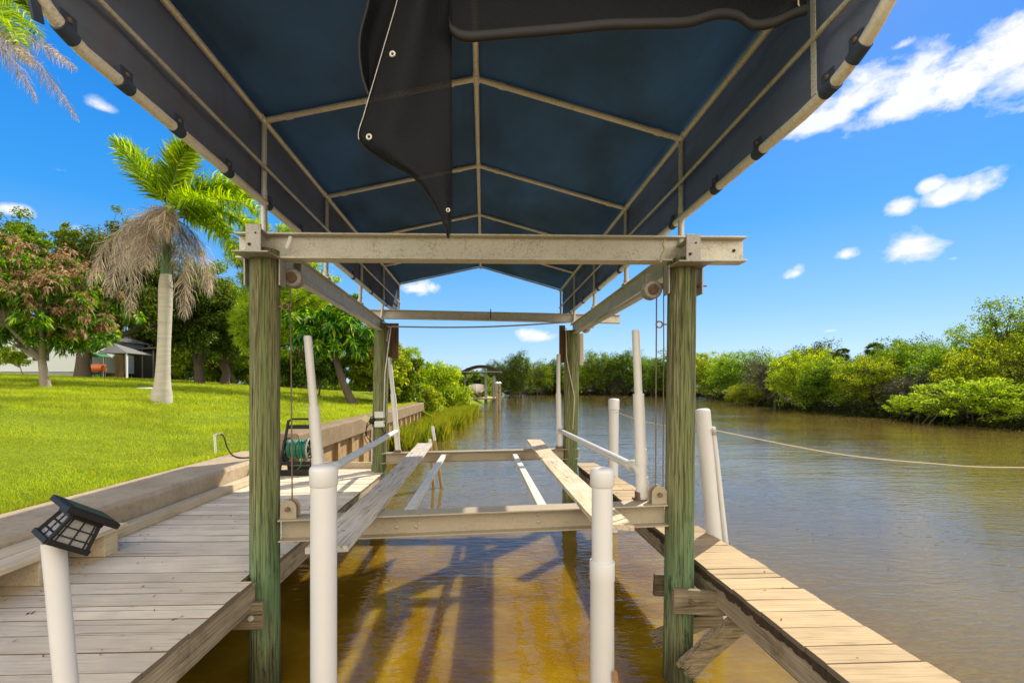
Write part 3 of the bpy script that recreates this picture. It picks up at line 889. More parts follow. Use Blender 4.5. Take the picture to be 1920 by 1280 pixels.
# ------------------------------------------------------------------ beams
fb0 = P(449, 463.5, Y0 + .02); fb1 = P(1393, 470.5, Y0 + .02)
t = thing('cross_beam', 'thick beige I-beam across the two front pilings, under the hanging black mesh', 'beam', (fb0 + fb1) / 2, 'beams of the boat lift')
mb = MB(); mb.ibeam(fb0, fb1, .15, .222, .016, .012); mb.build('i_section', 'steel', t, bevel=.003)
for px in (462, 1376):
    mb = MB(); c_ = P(px, 470, Y0 + .011); mb.lathe([(.014, 0), (.014, .006)], c_, (0, -1, 0), 14); mb.build('bolt_hole', 'black', t, smooth=40)
mb = MB(); a_ = P(545, 443, Y0 - .055); b_ = P(537, 466, Y0 - .07); mb.bar(b_, a_, .028, .004, up=(0, 1, 0)); mb.build('tie_strap', 'galv', t)
mb = MB(); mb.tube([P(x, y, Y0 - .09) for x, y in ((1247, 449), (1243, 458), (1246, 468), (1240, 480), (1238, 492))], .009, 6); mb.build('tied_rope', 'rope', t, smooth=60)

rb0 = P(667, 588, Y1 + .05); rb1 = P(1162, 598.5, Y1 + .05)
t = thing('cross_beam', 'slimmer brown beam across the two far pilings, seen against the sky, its right end overhanging', 'beam', (rb0 + rb1) / 2, 'beams of the boat lift')
mb = MB(); mb.ibeam(rb0, rb1, .13, .165, .014, .012); mb.build('i_section', 'steel', t, bevel=.003)
mb = MB(); c_ = P(920, 588, Y1 - .02); mb.ring(c_, (1, 0, 0), .085, .009, 18, 6); mb.build('tie_strap', 'black', t, smooth=60)


def side_beam(label, xf, zf, xr, zr, side):
    a = V((xf, Y0 - .19, zf)); b = V((xr, Y1 + .12, zr))
    t = thing('side_beam', label, 'beam', (a + b) / 2, 'beams of the boat lift')
    mb = MB(); mb.ibeam(a, b, .105, .205, .013, .010); mb.build('i_section', 'galv', t, bevel=.003)
    mb = MB(); mb.box(a + V((0, -.012, .012)), (.125, .018, .235)); mb.box(a + V((0, .06, -.112)), (.30, .28, .014)); mb.build('end_plate', 'grey_metal', t, bevel=.004)
    for bx, bz_, br_ in ((.02, .055, .008), (-.03, -.04, .013)):
        mb = MB(); mb.lathe([(br_, 0), (br_, .005)], a + V((bx, -.0215, bz_)), (0, -1, 0), 8); mb.build('bolt', 'black', t, smooth=40)
    for s in (-1, 1):
        mb = MB(); mb.box(a + V((s * .148, .19, -.22)), (.014, .12, .25)); mb.build('pile_strap', 'grey_metal', t, bevel=.003)
    return t


SBL = (P(497, 0, Y0).x + .0, EYE + 1.215, P(715, 0, Y1).x, EYE + 1.165)
SBR = (P(1281, 0, Y0).x, EYE + 1.165, P(1076, 0, Y1).x, EYE + 1.115)
sbl = side_beam('grey I-beam along the left side of the lift, from the front left piling back', *SBL, -1)
sbr = side_beam('grey I-beam along the right side of the lift, from the front right piling back', *SBR, 1)

# ------------------------------------------------------------------ winding shafts
def shaft(label, a, b, side):
    a = V(a); b = V(b); d = (b - a).normalized()
    t = thing('winding_shaft', label, 'winch shaft', a, 'winding shafts under the side beams')
    mb = MB(); mb.tube([a + d * .05, b], .030, 14); mb.build('shaft', 'galv', t, smooth=50)
    for k, (c, r) in enumerate(((a, 1.0), (b - d * .35, .9))):
        mb = MB(); mb.lathe([(.03 * r, -.05), (.075 * r, -.05), (.085 * r, -.04), (.085 * r, -.03), (.05 * r, -.025), (.05 * r, .05), (.085 * r, .055), (.085 * r, .07), (.03 * r, .075)], c, d, 26); mb.build('drum', 'grey_metal', t, smooth=35)
        mb = MB(); mb.lathe([(.047 * r, 0), (.047 * r, .012)], c - d * .056, -d, 22); mb.build('bushing', 'rusty', t, smooth=35)
        mb = MB(); mb.box(c + V((0, .09, .085)), (.07, .02, .15)); mb.box(c + V((side * .10, .02, .04)), (.09, .06, .05)); mb.build('bearing_bracket', 'grey_metal', t, bevel=.004)
    return t


shl0 = P(550, 522, 4.32); shr0 = P(1222, 544, 4.32)
shaft('steel winding shaft with drum beneath the left side beam', shl0, P(700, 611, 8.9), -1)
shaft('steel winding shaft with drum beneath the right side beam', shr0, P(1094, 619, 8.9), 1)

# ------------------------------------------------------------------ cradle
def cradle(label, l, r, Y, h, holes):
    a = P(*l, Y); b = P(*r, Y)
    t = thing('cradle_beam', label, 'cradle beam', (a + b) / 2, 'cradle of the boat lift')
    mb = MB(); mb.ibeam(a, b, .19, h, .014, .012); mb.build('i_section', 'cradle', t, bevel=.003)
    for px in holes:
        for dy in (-6, 7):
            f = (px - l[0]) / (r[0] - l[0]); c = P(px, l[1] + (r[1] - l[1]) * f + dy, Y - .006)
            mb = MB(); mb.lathe([(.014, 0), (.014, .008), (.006, .012)], c, (0, -1, 0), 8); mb.build('bolt', 'grey_metal', t, smooth=40)
    return t, a, b


cf, cfa, cfb = cradle('near crosswise I-beam of the cradle, just above the amber water', (529, 990), (1246, 961), 4.17, .192, (744, 780, 1009))
cr, cra, crb = cradle('far crosswise I-beam of the cradle, beyond the bunk boards', (703, 858.5), (1085, 849.5), 9.02, .2, ())
for nm, root, c, Y in (('left', cf, (540, 956), 4.17), ('right', cf, (1237, 929), 4.17)):
    c0 = P(c[0], c[1], Y - .05)
    for dy in (0, .085):
        prof = [(-.07, -.075), (.07, -.075), (.07, .015)] + [(.07 * math.cos(a), .015 + .07 * math.sin(a)) for a in np.linspace(.15, PI - .15, 12)] + [(-.07, .015)]
        mb = MB(); mb.extrude(prof, c0 + V((0, dy, 0)), c0 + V((0, dy + .012, 0)), (0, 0, 1)); mb.build('pulley_cheek', 'cradle', root, bevel=.002)
    mb = MB(); mb.lathe([(.02, -.02), (.02, .13)], c0 + V((0, -.005, .01)), (0, 1, 0), 14); mb.lathe([(.058, .025), (.048, .045), (.058, .065)], c0 + V((0, 0, .01)), (0, 1, 0), 20); mb.build('pulley', 'rusty', root, smooth=40)


def bunk(label, mat, near_px, near_rel, far_px, wn, seed, tilt):
    a = near_px; b = far_px
    t = None
    mb = MB(); w = wn; th = .042
    d = (b - a); n = 14

    def sect(i):
        f = i / n; c = a.lerp(b, f)
        tw = tilt * (1 - f)
        s = V((math.cos(tw), 0, math.sin(tw))); u = V((-math.sin(tw), 0, math.cos(tw)))
        c = c + V((0, 0, -.03 * math.sin(PI * f)))
        return [c - s * w / 2 - u * th / 2, c + s * w / 2 - u * th / 2, c + s * w / 2 + u * th / 2, c - s * w / 2 + u * th / 2]
    vs = []; fs = []
    for i in range(n + 1): vs += sect(i)
    for i in range(n):
        for k in range(4): fs.append((i * 4 + k, i * 4 + (k + 1) % 4, i * 4 + 4 + (k + 1) % 4, i * 4 + 4 + k))
    fs += [(3, 2, 1, 0), (n * 4, n * 4 + 1, n * 4 + 2, n * 4 + 3)]
    mb.add(vs, fs)
    o = mb.build('board', mat, None, bevel=.004)
    return o


def bunk_thing(label, mat, a, b, w, tilt):
    t = thing('bunk_board', label, 'plank', (a + b) / 2, 'bunk boards on the cradle')
    o = bunk('', mat, a, 0, b, w, 1, tilt)
    wl = o.location.copy(); o.parent = t; o.location = wl - t.location
    for f in (.06, .30, .34, .55, .78, .93):
        c = a.lerp(b, f); c = c + V((random.uniform(-.09, .09), 0, .024 - .03 * math.sin(PI * f)))
        mb = MB(); mb.box(c, (.03, .012, .003)); mb.build('staple', 'rusty', t)
    return t


zf_l = cfa.lerp(cfb, .14).z + .12; zf_r = cfa.lerp(cfb, .87).z + .12
nl = P(612, 1031, 3.17); fl = P(797, 832, 9.46)
nl.z = EYE - 1.09; fl.z = EYE - 1.148
bunk_thing('long grey weathered bunk board at the left, its near end overhanging the water', 'bunk', nl, fl, .285, math.radians(3))
nr = P(1155, 996, 3.5); fr = P(1001, 827, 9.46); nr.z = EYE - 1.055; fr.z = EYE - 1.08
bunk_thing('long tan weathered bunk board at the right of the lift, beside the walkway', 'bunk_tan', nr, fr, .285, math.radians(-4))
for lab, a, b in (('pale narrow aluminium stringer joining the cradle beams at the left, by the grey board', P(764, 962, 4.28), P(832, 853, 8.93)), ('narrow aluminium stringer joining the cradle beams at the right, by the tan board', P(1016, 949, 4.28), P(965, 852, 8.93))):
    t = thing('cradle_stringer', lab, 'stringer', (a + b) / 2, 'cradle of the boat lift')
    mb = MB(); mb.bar(a + V((0, 0, -.01)), b + V((0, 0, -.01)), .085, .06); mb.build('tube', 'tube', t, bevel=.005)
    mb = MB(); mb.box(a + V((.07, -.006, -.02)), (.06, .008, .09)); mb.box(b + V((.07, .006, -.02)), (.06, .008, .09)); mb.build('angle_bracket', 'cradle', t)

# hoist cables
def cable(label, pts, r=.0065, group='hoist cables of the lift'):
    mb = MB(); mb.tube(pts, r, 8)
    return tag(mb.build('hoist_cable', 'cable', smooth=60), label, 'cable', group)


cable('rusty hoist cable dropping beside the front left piling to its pulley', [P(544, 535, 4.28), P(546, 700, 4.25), P(548, 948, 4.16)])
cable('rusty hoist cable nearer the front right piling, dropping from the winding drum', [P(1231, 556, 4.28), P(1230, 740, 4.25), P(1229, 925, 4.16)])
cable('thin hoist cable threaded past the eyebolt, touching the front right piling', [P(1244, 500, 4.24), P(1244.5, 650, 4.22), P(1243, 912, 4.17)], .005)

# ------------------------------------------------------------------ PVC guides, posts and bollards
def guide(label, top, sl, base, Y, rail_n, rail_f, ftop, fsl, fbase, Yf, side):
    a = P(*base, Y)
    t = thing('guide_rail', label, 'boat guide', a, 'white pipe boat guides')
    top_ = P(*top, Y); s_ = P(*sl, Y)
    mb = MB(); mb.tube([s_, top_, top_ + (top_ - s_).normalized() * .012], [.036, .036, .03], 22); mb.build('upper_pipe', 'pvc_old', t, smooth=40)
    d = (s_ - a).normalized()
    mb = MB(); mb.tube([a, s_], .050, 26); mb.build('sleeve', 'pvc_old', t, smooth=40)
    k = a.lerp(s_, .40)
    mb = MB(); mb.tube([a + d * .02, a + d * .02 + d * .18], .056, 26); mb.build('coupling', 'pvc_old', t, smooth=40)
    mb = MB(); mb.tube([k - d * .07, k + d * .07], .056, 26); mb.build('coupling', 'pvc_old', t, smooth=40)
    mb = MB(); mb.box(a + V((0, 0, -.012)), (.16, .14, .022)); mb.box(a + V((-.05, 0, .03)), (.02, .1, .07)); mb.build('foot_bracket', 'rusty', t, bevel=.003)
    r0 = P(*rail_n, Y); r1 = P(*rail_f, Yf)
    fa = P(*fbase, Yf); fs = P(*fsl, Yf); ft = P(*ftop, Yf)
    kk = k + V((0, .02, 0))
    mid = r0.lerp(r1, .02)
    pts = [kk + V((0, 0, -.12)), kk.lerp(r0, .45) + V((0, .03, -.03)), r0.lerp(r1, .015), r0.lerp(r1, .05), r1]
    dd = (r1 - r0).normalized()
    e0 = r0 + dd * .16
    fp = fa.lerp(fs, (r1.z - fa.z) / max(.05, fs.z - fa.z))
    mb = MB(); mb.tube([e0, fp], .041, 22); mb.build('rail', 'pvc_old', t, smooth=40)
    mb = MB(); arc = []
    for i in range(9):
        u = i / 8; q0 = k + V((0, 0, -.16)); q1 = k.lerp(r0, .7) + V((0, 0, .03)); q2 = e0 + dd * .05
        arc.append(q0 * (1 - u) ** 2 + q1 * 2 * u * (1 - u) + q2 * u * u)
    mb.tube(arc, .047, 22); mb.build('elbow', 'pvc_old', t, smooth=40)
    mb = MB(); mb.tube([fa, fs], .052, 22); mb.build('sleeve', 'pvc_old', t, smooth=40)
    mb = MB(); mb.tube([fs, ft, ft + V((0, 0, .012))], [.04, .038, .03], 20); mb.build('upper_pipe', 'pvc_old', t, smooth=40)
    d2 = (fs - fa).normalized()
    mb = MB(); mb.tube([fp - d2 * .08, fp + d2 * .08], .058, 22); mb.build('coupling', 'pvc_old', t, smooth=40)
    mb = MB(); mb.box(fa + V((0, 0, -.03)), (.13, .12, .07)); mb.build('foot_bracket', 'rusty', t, bevel=.003)
    return t


guide('white pipe boat guide at the right, its upright leaning above the tan bunk board', (1192, 621), (1197, 738), (1205, 934), 4.3, (1194, 878), (1049, 806), (1047, 665), (1047, 737), (1049, 836), 9.0, 1)
guide('white pipe boat guide at the left, its upright leaning over the hose reel', (577, 632), (588, 762), (602, 945), 4.32, (618, 880), (744, 808), (730, 671), (737, 738), (746, 843), 9.0, -1)


def pvc_post(label, cap_px, Y, r, body_r=None, sleeve=None, stain=None, cap_h=.13, name='dock_post', lean=None, grp='white capped posts'):
    c = P(*cap_px, Y)
    base = V((c.x, c.y, -1.3)) if lean is None else lean
    t = thing(name, label, 'post', (base.x, base.y, max(base.z, 0)), grp)
    d = (c - base).normalized()
    br = body_r or r * .92
    mb = MB(); mb.tube([base, c - d * .03], br, 36); mb.build('pipe', 'pvc', t, smooth=40)
    mb = MB(); L = (c - base).length
    mb.lathe([(r * .93, L - cap_h), (r, L - cap_h + .008), (r, L - .03), (r * .965, L - .018), (r * .86, L - .007), (r * .6, L - .001), (r * .2, L + .003)], base, d, 36); mb.build('cap', 'pvc', t, smooth=40)
    if sleeve:
        z = P(cap_px[0], sleeve, Y); s = L - (c.z - z.z)
        mb = MB(); mb.lathe([(br, s + .0), (r * 1.01, s - .002), (r * 1.04, s - .015), (r * 1.04, s - .13), (r * .99, s - .14), (r * .985, .0)], base, d, 36); mb.build('sleeve', 'pvc', t, smooth=40)
    if stain:
        p = P(*stain, Y) + V((0, -r * .985, 0))
        mb = MB()
        o = [(math.cos(a) * .022 * random.uniform(.6, 1.1), math.sin(a) * .055 * random.uniform(.7, 1.1)) for a in np.linspace(0, 2 * PI, 18, endpoint=False)]
        mb.add([p + V((x, -.001 + 0.5 * x * x / r, z)) for x, z in o], [tuple(range(18))]); mb.build('rust_spot', 'stain', t)
    return t


pvc_post('white capped pipe post in front of the left bunk board, smooth all the way down', (607, 871), 2.95, .0855)
pvc_post('white capped pipe post before the right bunk board, with a collar and rust spot', (1129, 876), 3.25, .0835, .072, 1050, (1147, 1254))
p_base = P(1354, 1090, 5.05)
tA = pvc_post('stout white capped post leaning outside the walkway, thin pipe strapped to it', (1317, 766), 5.05, .078, .079, lean=V((p_base.x + .12, 5.05, -1.2)), grp=None, name='mooring_post', cap_h=.17)
mb = MB(); mb.tube([P(1337, 800, 5.0), P(1343, 850, 5.0), P(1362, 1022, 5.0), P(1366, 1060, 5.0)], .024, 14); mb.build('thin_pipe', 'pvc', tA, smooth=40)
mb = MB(); mb.lathe([(.03, -.02), (.03, .02)], P(1338, 812, 5.0), (0, 0, 1), 14); mb.build('strap_ring', 'grey_metal', tA, smooth=40)
tB = pvc_post('slimmer white capped post outside the far walkway, rope tied below its cap', (1151, 747), 8.4, .098, .088, name='mooring_post', lean=V((P(1147, 880, 8.4).x, 8.4, -1.2)), grp=None, cap_h=.2)

# the low stakes in the shallows
for lab, a, b, r in (('thin white pipe stake with a rusty lower half standing in the water beyond the cradle', (811, 800), (818, 846), .04), ('short stub of white pipe standing beside the taller stake in the water', (806, 824), (808, 850), .04)):
    Yk = 12.2; A = P(*a, Yk); B = P(*b, Yk)
    t = thing('pipe_stake', lab, 'stake', (B.x, B.y, 0))
    k = A.lerp(B, .55)
    mb = MB(); mb.tube([k, A, A + V((0, 0, .02))], [r, r, r * .7], 14); mb.build('pipe', 'pvc', t, smooth=40)
    mb = MB(); mb.tube([B + (B - A) * 3.2, k], r * 1.02, 14); mb.build('stained_end', 'panel', t, smooth=40)

# mooring rope: from the far post past the leaning post and away over the water
ra = P(1156, 772, 8.31); rbp = P(1339, 806, 4.93)
ctrl = [ra, ra.lerp(rbp, .5) + V((0, 0, -.12)), rbp]
pts = [ra * (1 - u) ** 2 + (ra.lerp(rbp, .5) + V((0, 0, -.14))) * 2 * u * (1 - u) + rbp * u * u for u in np.linspace(0, 1, 16)]
rend = P(1920, 876, 4.6)
q = [rbp, P(1560, 849, 4.75), P(1740, 868, 4.68), rend, rend + V((2.4, -.1, .06)), rend + V((6, -.3, .5))]
q = [rbp] + [V(curve([tuple(x) for x in q], s)) for s in np.linspace(.02, 1, 50)]
mb = MB(); mb.tube(pts + q[1:], .006, 8)
tag(mb.build('mooring_rope', 'rope', smooth=60), 'beige rope sagging over the open water from the leaning white post', 'rope')

# ------------------------------------------------------------------ left dock
XL0, XL1 = -4.02, -1.93
t = thing('dock', 'broad dock of pale painted boards at the left, along the concrete seawall', 'dock', ((XL0 + XL1) / 2, 5, 0), 'timber decks beside the lift')
mb = MB(); y = -1.0; rnd = random.Random(5)
while y < 9.25:
    w = .205
    x1 = XL1 + rnd.uniform(-.004, .006)
    # boards beside the two piles are notched round them
    for (py_, pxx, rr) in ((Y0, pl_top.x, .16), (Y1, plr_top.x, .17)):
        if abs(y + w / 2 - py_) < rr + w / 2 - .02: x1 = min(x1, pxx - rr + .06)
    dz = rnd.uniform(-.003, .003); rz = Matrix.Rotation(rnd.uniform(-.004, .004), 3, 'Z') @ Matrix.Rotation(rnd.uniform(-.003, .003), 3, 'Y')
    mb.box(((XL0 + x1) / 2, y + w / 2, ZD - .018 + dz), (x1 - XL0, w - rnd.uniform(.008, .013), .036), rz)
    y += w
mb.build('deck_boards', 'deck', t, bevel=.0015)
mb = MB(); mb.box((XL1 - .035, 1.5, ZD - .145), (.045, 5.0, .21)); mb.box((XL1 - .035, 6.62, ZD - .145), (.045, 4.55, .21)); mb.build('edge_joist', 'stringer', t, bevel=.006)
mb = MB()
for yy in np.arange(-.4, 9.2, .8): mb.box(((XL0 + XL1) / 2, yy, ZD - .15), (XL1 - XL0 - .2, .045, .2))
mb.build('joists', 'stringer', t)
mb = MB(); mb.bar(V((XL0 + .1, Y0 - .19, ZD - .29)), P(494, 1152, Y0 - .19), .05, .22); mb.build('pile_cap_board', 'brace', t, bevel=.005)
mb = MB(); mb.lathe([(.024, 0), (.024, .012), (.013, .013), (.013, .03)], P(471, 1158, Y0 - .22), (0, -1, 0), 8); mb.build('bolt', 'galv', t, smooth=40)
for yy in (1.0, 4.4, 8.6):
    mb = MB(); mb.tube([(XL0 + .4, yy, -1.2), (XL0 + .4, yy, ZD - .25)], .12, 16); mb.build('support_pile', 'stringer', t, smooth=40)
mb = MB()
rn = random.Random(2)
for k in range(40):
    yy = rn.choice(np.arange(-1, 9.2, .205)) + rn.choice((.05, .15)); xx = rn.choice((XL1 - .05, (XL0 + XL1) / 2, XL0 + .45, XL1 - .6)) + rn.uniform(-.02, .02)
    mb = MB(); mb.lathe([(.006, 0), (.006, .0025)], (xx, yy, ZD + .001), (0, 0, 1), 6); mb.build('nail', 'rusty', t)

# low ledge of two boards on blocks
t = thing('dock_ledge', 'low ledge of two boards on wooden blocks, between dock and seawall at lower left', 'ledge', (-3.75, 3, ZD))
for k, (x0, x1) in enumerate(((-4.03, -3.80), (-3.785, -3.55))):
    mb = MB(); mb.box(((x0 + x1) / 2, 2.0 + .35 * 0, EYE - 1.36), (x1 - x0, 5.5, .042)); mb.build('ledge_board', 'kickboard', t, bevel=.005)
for yy in (0.2, 1.9, 3.2, 3.95, 4.6):
    mb = MB(); mb.box((-3.80, yy, EYE - 1.49), (.42, .16, .215)); mb.build('block', 'kickboard', t, bevel=.006)
t = thing('kick_rail', 'long plain board laid flat along the foot of the concrete seawall on the dock', 'board', (-3.9, 7, ZD))
mb = MB(); mb.box((-3.945, 7.1, ZD + .055), (.15, 4.55, .10)); mb.build('rail_board', 'kickboard', t, bevel=.006)

# ------------------------------------------------------------------ seawall
t = thing('seawall', 'concrete seawall cap between the lawn and the dock, stepping up towards the far end', 'seawall', (-4.4, 10, 0))
zc = EYE - 1.27
prof = [(-.42, -.32), (.42, -.32), (.42, -.045), (.375, 0), (-.40, 0), (-.42, -.03)]
mb = MB(); n = 30; ypts = np.linspace(-3, 9.45, n)
mb.extrude(prof, (-4.46, -3, zc), (-4.46, 9.45, zc), (0, 0, 1)); mb.build('near_cap', 'concrete', t, bevel=.012)
zc2 = EYE - .93
mb = MB(); mb.extrude([(-.32, -.46), (.28, -.46), (.28, -.04), (.24, 0), (-.30, 0), (-.32, -.03)], (-4.02, 9.46, zc2), (-4.02, 28.0, zc2), (0, 0, 1)); mb.build('far_cap', 'concrete_shaded', t, bevel=.015)
mb = MB()
y = 9.46
while y < 28:
    mb.box((-3.94, y + .62, EYE - 2.7), (.07, 1.22, 2.7)); y += 1.24
mb.build('wall_panels', 'panel', t, bevel=.004)
y = 9.7; 
while y < 28:
    mb = MB(); mb.box((-3.86, y, EYE - 2.72), (.14, .17, 2.65)); mb.build('king_post', 'panel', t, bevel=.01); y += 1.24
mb = MB(); mb.box((-4.2, 3.2, EYE - 2.9), (.2, 12.4, 2.6)); mb.build('near_panels', 'panel', t)
mb = MB(); mb.box((-2.95, 9.36, ZD + .05), (1.9, .05, .13)); mb.build('kicker_board', 'kickboard', t, bevel=.004)

# ------------------------------------------------------------------ right walkway
t = thing('walkway', 'narrow walkway of sunlit tan boards over the water at the right of the lift', 'walkway', (2.2, 5, 0), 'timber decks beside the lift')
mb = MB(); y = 1.2; rnd = random.Random(8)


def wx(y):
    return np.interp(y, [0, 2.5, 4.35, 9.4], [1.98, 1.96, 1.925, 1.86]), np.interp(y, [0, 2.5, 5.4, 9.6], [2.60, 2.56, 2.42, 2.28])


while y < 9.7:
    w = rnd.choice((.185, .205, .225))
    x0, x1 = wx(y + w / 2); x0 += rnd.uniform(-.006, .006); x1 += rnd.uniform(-.014, .014)
    if abs(y + w / 2 - Y0) < .2: x0 = max(x0, pr_top.x + .16)
    rz = Matrix.Rotation(rnd.uniform(-.01, .01) + .02, 3, 'Z') @ Matrix.Rotation(rnd.uniform(-.006, .006), 3, 'Y')
    mb.box(((x0 + x1) / 2, y + w / 2, ZD - .018 + rnd.uniform(-.003, .003)), (x1 - x0, w - rnd.uniform(.005, .012), .04), rz)
    y += w
mb.build('deck_boards', 'pier', t, bevel=.002)
mb = MB(); a = V((wx(1.0)[0] + .05, 1.0, ZD - .155)); b = V((wx(9.6)[0] + .05, 9.6, ZD - .155)); mb.bar(a, b, .05, .235); mb.build('inner_stringer', 'stringer', t, bevel=.008)
mb = MB(); a = V((wx(1.0)[1] - .08, 1.0, ZD - .155)); b = V((wx(9.6)[1] - .08, 9.6, ZD - .155)); mb.bar(a, b, .05, .235); mb.build('outer_stringer', 'stringer', t, bevel=.008)
# rotten nailing strip under the board ends
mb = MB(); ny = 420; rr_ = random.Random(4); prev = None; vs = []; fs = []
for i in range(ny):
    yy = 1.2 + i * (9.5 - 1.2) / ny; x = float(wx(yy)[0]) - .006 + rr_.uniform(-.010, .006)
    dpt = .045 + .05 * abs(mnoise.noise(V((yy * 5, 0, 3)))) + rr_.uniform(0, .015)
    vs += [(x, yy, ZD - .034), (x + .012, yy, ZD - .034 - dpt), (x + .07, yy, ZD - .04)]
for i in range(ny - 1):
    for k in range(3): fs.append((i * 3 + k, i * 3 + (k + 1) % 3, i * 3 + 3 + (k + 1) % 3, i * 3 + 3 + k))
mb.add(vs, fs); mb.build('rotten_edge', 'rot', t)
mb = MB()
for k in range(20):
    i = rn.randrange(41); yy = 1.3 + i * .205 + rn.uniform(-.03, .03); x0, x1 = wx(yy); xx = rn.choice((x0 + .06, x1 - .09, (x0 + x1) / 2)) + rn.uniform(-.02, .02)
    tilt = V((rn.uniform(-.3, .3), rn.uniform(-.3, .3), 1))
    mb = MB(); mb.lathe([(.0035, -.004), (.0035, .006), (.007, .0065), (.007, .009)], (xx, yy, ZD + .003), tilt, 7); mb.build('nail', 'rusty', t)
for yy in (1.6, 9.3):
    mb = MB(); mb.tube([(2.2, yy, -1.2), (2.2, yy, ZD - .05)], .1, 16); mb.build('support_pile', 'stringer', t, smooth=40)

# ------------------------------------------------------------------ canopy
XLc, XRc, XM = P(495, 0, Y0).x, P(1277, 0, Y0).x, P(893, 0, Y0).x
ZL, ZR, ZM = EYE + 2.31, EYE + 2.21, EYE + 2.715
BL, BR = EYE + 1.60, EYE + 1.50         # bottom rails
ML, MR = EYE + 1.885, EYE + 1.80        # middle rails
SP = 1.63; YB = [Y0 + SP * k for k in range(5)]; YEND = YB[-1]; YFR = 1.80
cx_ = lambda y: -0.0075 * (y - Y0)
can = thing('boat_canopy', 'big dark navy cloth canopy on pale tubes, roofing the boat lift', 'canopy', (XM, 6, BR))
eL = lambda y: V((XLc + cx_(y), y, ZL)); eR = lambda y: V((XRc + cx_(y), y, ZR - .002 * (y - Y0))); rM = lambda y: V((XM + cx_(y), y, ZM))
tu = .0245
mb = MB(); mb.tube([rM(YFR + .2), rM(YEND)], tu, 14); mb.build('ridge_tube', 'tube', can, smooth=50)
for e in (eL, eR):
    mb = MB(); mb.tube([e(YFR + .1), e(YEND)], tu, 14); mb.build('eave_tube', 'tube', can, smooth=50)
for k, y in enumerate([Y0 - SP] + YB):
    r = tu if y < YEND - .1 else .018
    for e, zz in ((eL, -1), (eR, 1)):
        mb = MB(); p0, p1 = e(y), rM(y)
        mb.tube([p0, p1], r, 14)
        for f in (.10, .86):
            if y < YEND - .1: mb.tube([p0.lerp(p1, f), p0.lerp(p1, f + .03)], r * 1.22, 14)
        mb.build('rafter', 'tube', can, smooth=50)
    for e in (eL, eR, rM):
        mb = MB(); mb.tube([e(y) + V((0, -.065, 0)), e(y) + V((0, .065, 0))], tu * 1.27, 14); mb.build('tube_joint', 'tube', can, smooth=50)
# uprights from the eave down to the side beams
for k, y in enumerate(YB):
    for e, bz, sb in ((eL, BL, SBL), (eR, BR, SBR)):
        p = e(y); f = (y - Y0) / (Y1 - Y0)
        zb = sb[1] + (sb[3] - sb[1]) * f + .11; xb = sb[0] + (sb[2] - sb[0]) * f
        if k == 4: zb, xb = bz - .05, p.x
        inn = .03 if e is eL else -.03
        mb = MB(); mb.tube([p, V((p.x, y, bz - .02))], .023, 14); mb.tube([V((p.x, y, bz + .10)), V((xb if k else p.x, y, zb))], .027, 14)
        up = mb.build('upright', 'galv', can, smooth=50)
        if k in (1, 2, 3):
            mb = MB(); mb.box(V((xb, y, zb + .01)), (.10, .11, .02)); mb.lathe([(.035, 0), (.035, .05)], V((xb, y, zb + .02)), (0, 0, 1), 14); mb.build('foot_clamp', 'galv', up, bevel=.003)
# bottom and middle rails; the bottom rails curl upward at the near end
def rail_path(x0, zb, ztop, out):
    pts = [V((x0 + cx_(YEND), YEND, zb + .03))] + [V((x0 + cx_(y), y, zb)) for y in (9, 7.4, 5.8, Y0, 3.3, 2.55)]
    for a in np.linspace(10, 82, 9):
        a = math.radians(a); pts.append(V((x0 + out * (1 - math.cos(a)) * .4, 2.42 - .62 * math.sin(a), zb + .58 * (1 - math.cos(a)))))
    pts.append(V((x0 + out * .36, 1.79, ztop)))
    return pts


RL = rail_path(XLc, BL, ZL, -.05); RR = rail_path(XRc, BR, ZR, .05)
for pts in (RL, RR):
    mb = MB(); mb.tube(pts, .031, 16); mb.build('bottom_rail', 'tube', can, smooth=50)
for x0, zz, s in ((XLc, ML, 1), (XRc, MR, -1)):
    mb = MB(); mb.tube([V((x0 + s * .03, 1.95, zz + .02)), V((x0 + s * .03, Y0, zz)), V((x0 + s * .03 + cx_(YEND), YEND, zz))], .015, 12); mb.build('middle_rail', 'galv', can, smooth=50)


def along(pts, f):
    """point and direction at y = f on the straight stretch, else by path fraction"""
    for i in range(len(pts) - 1):
        if (pts[i].y - f) * (pts[i + 1].y - f) <= 0 and pts[i].y != pts[i + 1].y:
            t = (f - pts[i].y) / (pts[i + 1].y - pts[i].y)
            return pts[i].lerp(pts[i + 1], t), (pts[i + 1] - pts[i]).normalized()
    return pts[-1], V((0, 0, 1))


# cloth tabs screwed round the bottom rail
for pts, ylist, s in ((RL, (1.98, 2.22, 2.55, 2.98, 3.55, 4.20, 4.95, 5.9, 6.9, 8.0, 9.2, 10.2), 1), (RR, (1.85, 2.14, 2.32, 2.95, 3.50, 4.3, 5.0, 6.0, 7.1, 8.2, 9.4), -1)):
    for y in ylist:
        c, d = along(pts, y)
        mb = MB(); mb.tube([c - d * .042, c + d * .042], .0345, 16); mb.bar(c + V((s * .012, 0, .015)) - d * .001, c + V((s * .012, 0, .085)), .084, .006, up=(s, 0, 0))
        tb = mb.build('cloth_tab', 'tab', can, smooth=40)
        mb = MB(); mb.lathe([(.013, 0), (.013, .004), (.007, .008)], c + V((s * .016, 0, .055)), (s, 0, 0), 10); mb.build('screw', 'rusty', tb, smooth=40)
mb = MB(); c, d = along(RL, 2.06); mb.bar(c + V((0, 0, -.02)), c + V((0.0, .03, -.13)), .05, .012, up=(1, 0, 0)); mb.build('loose_tab', 'tab', can)
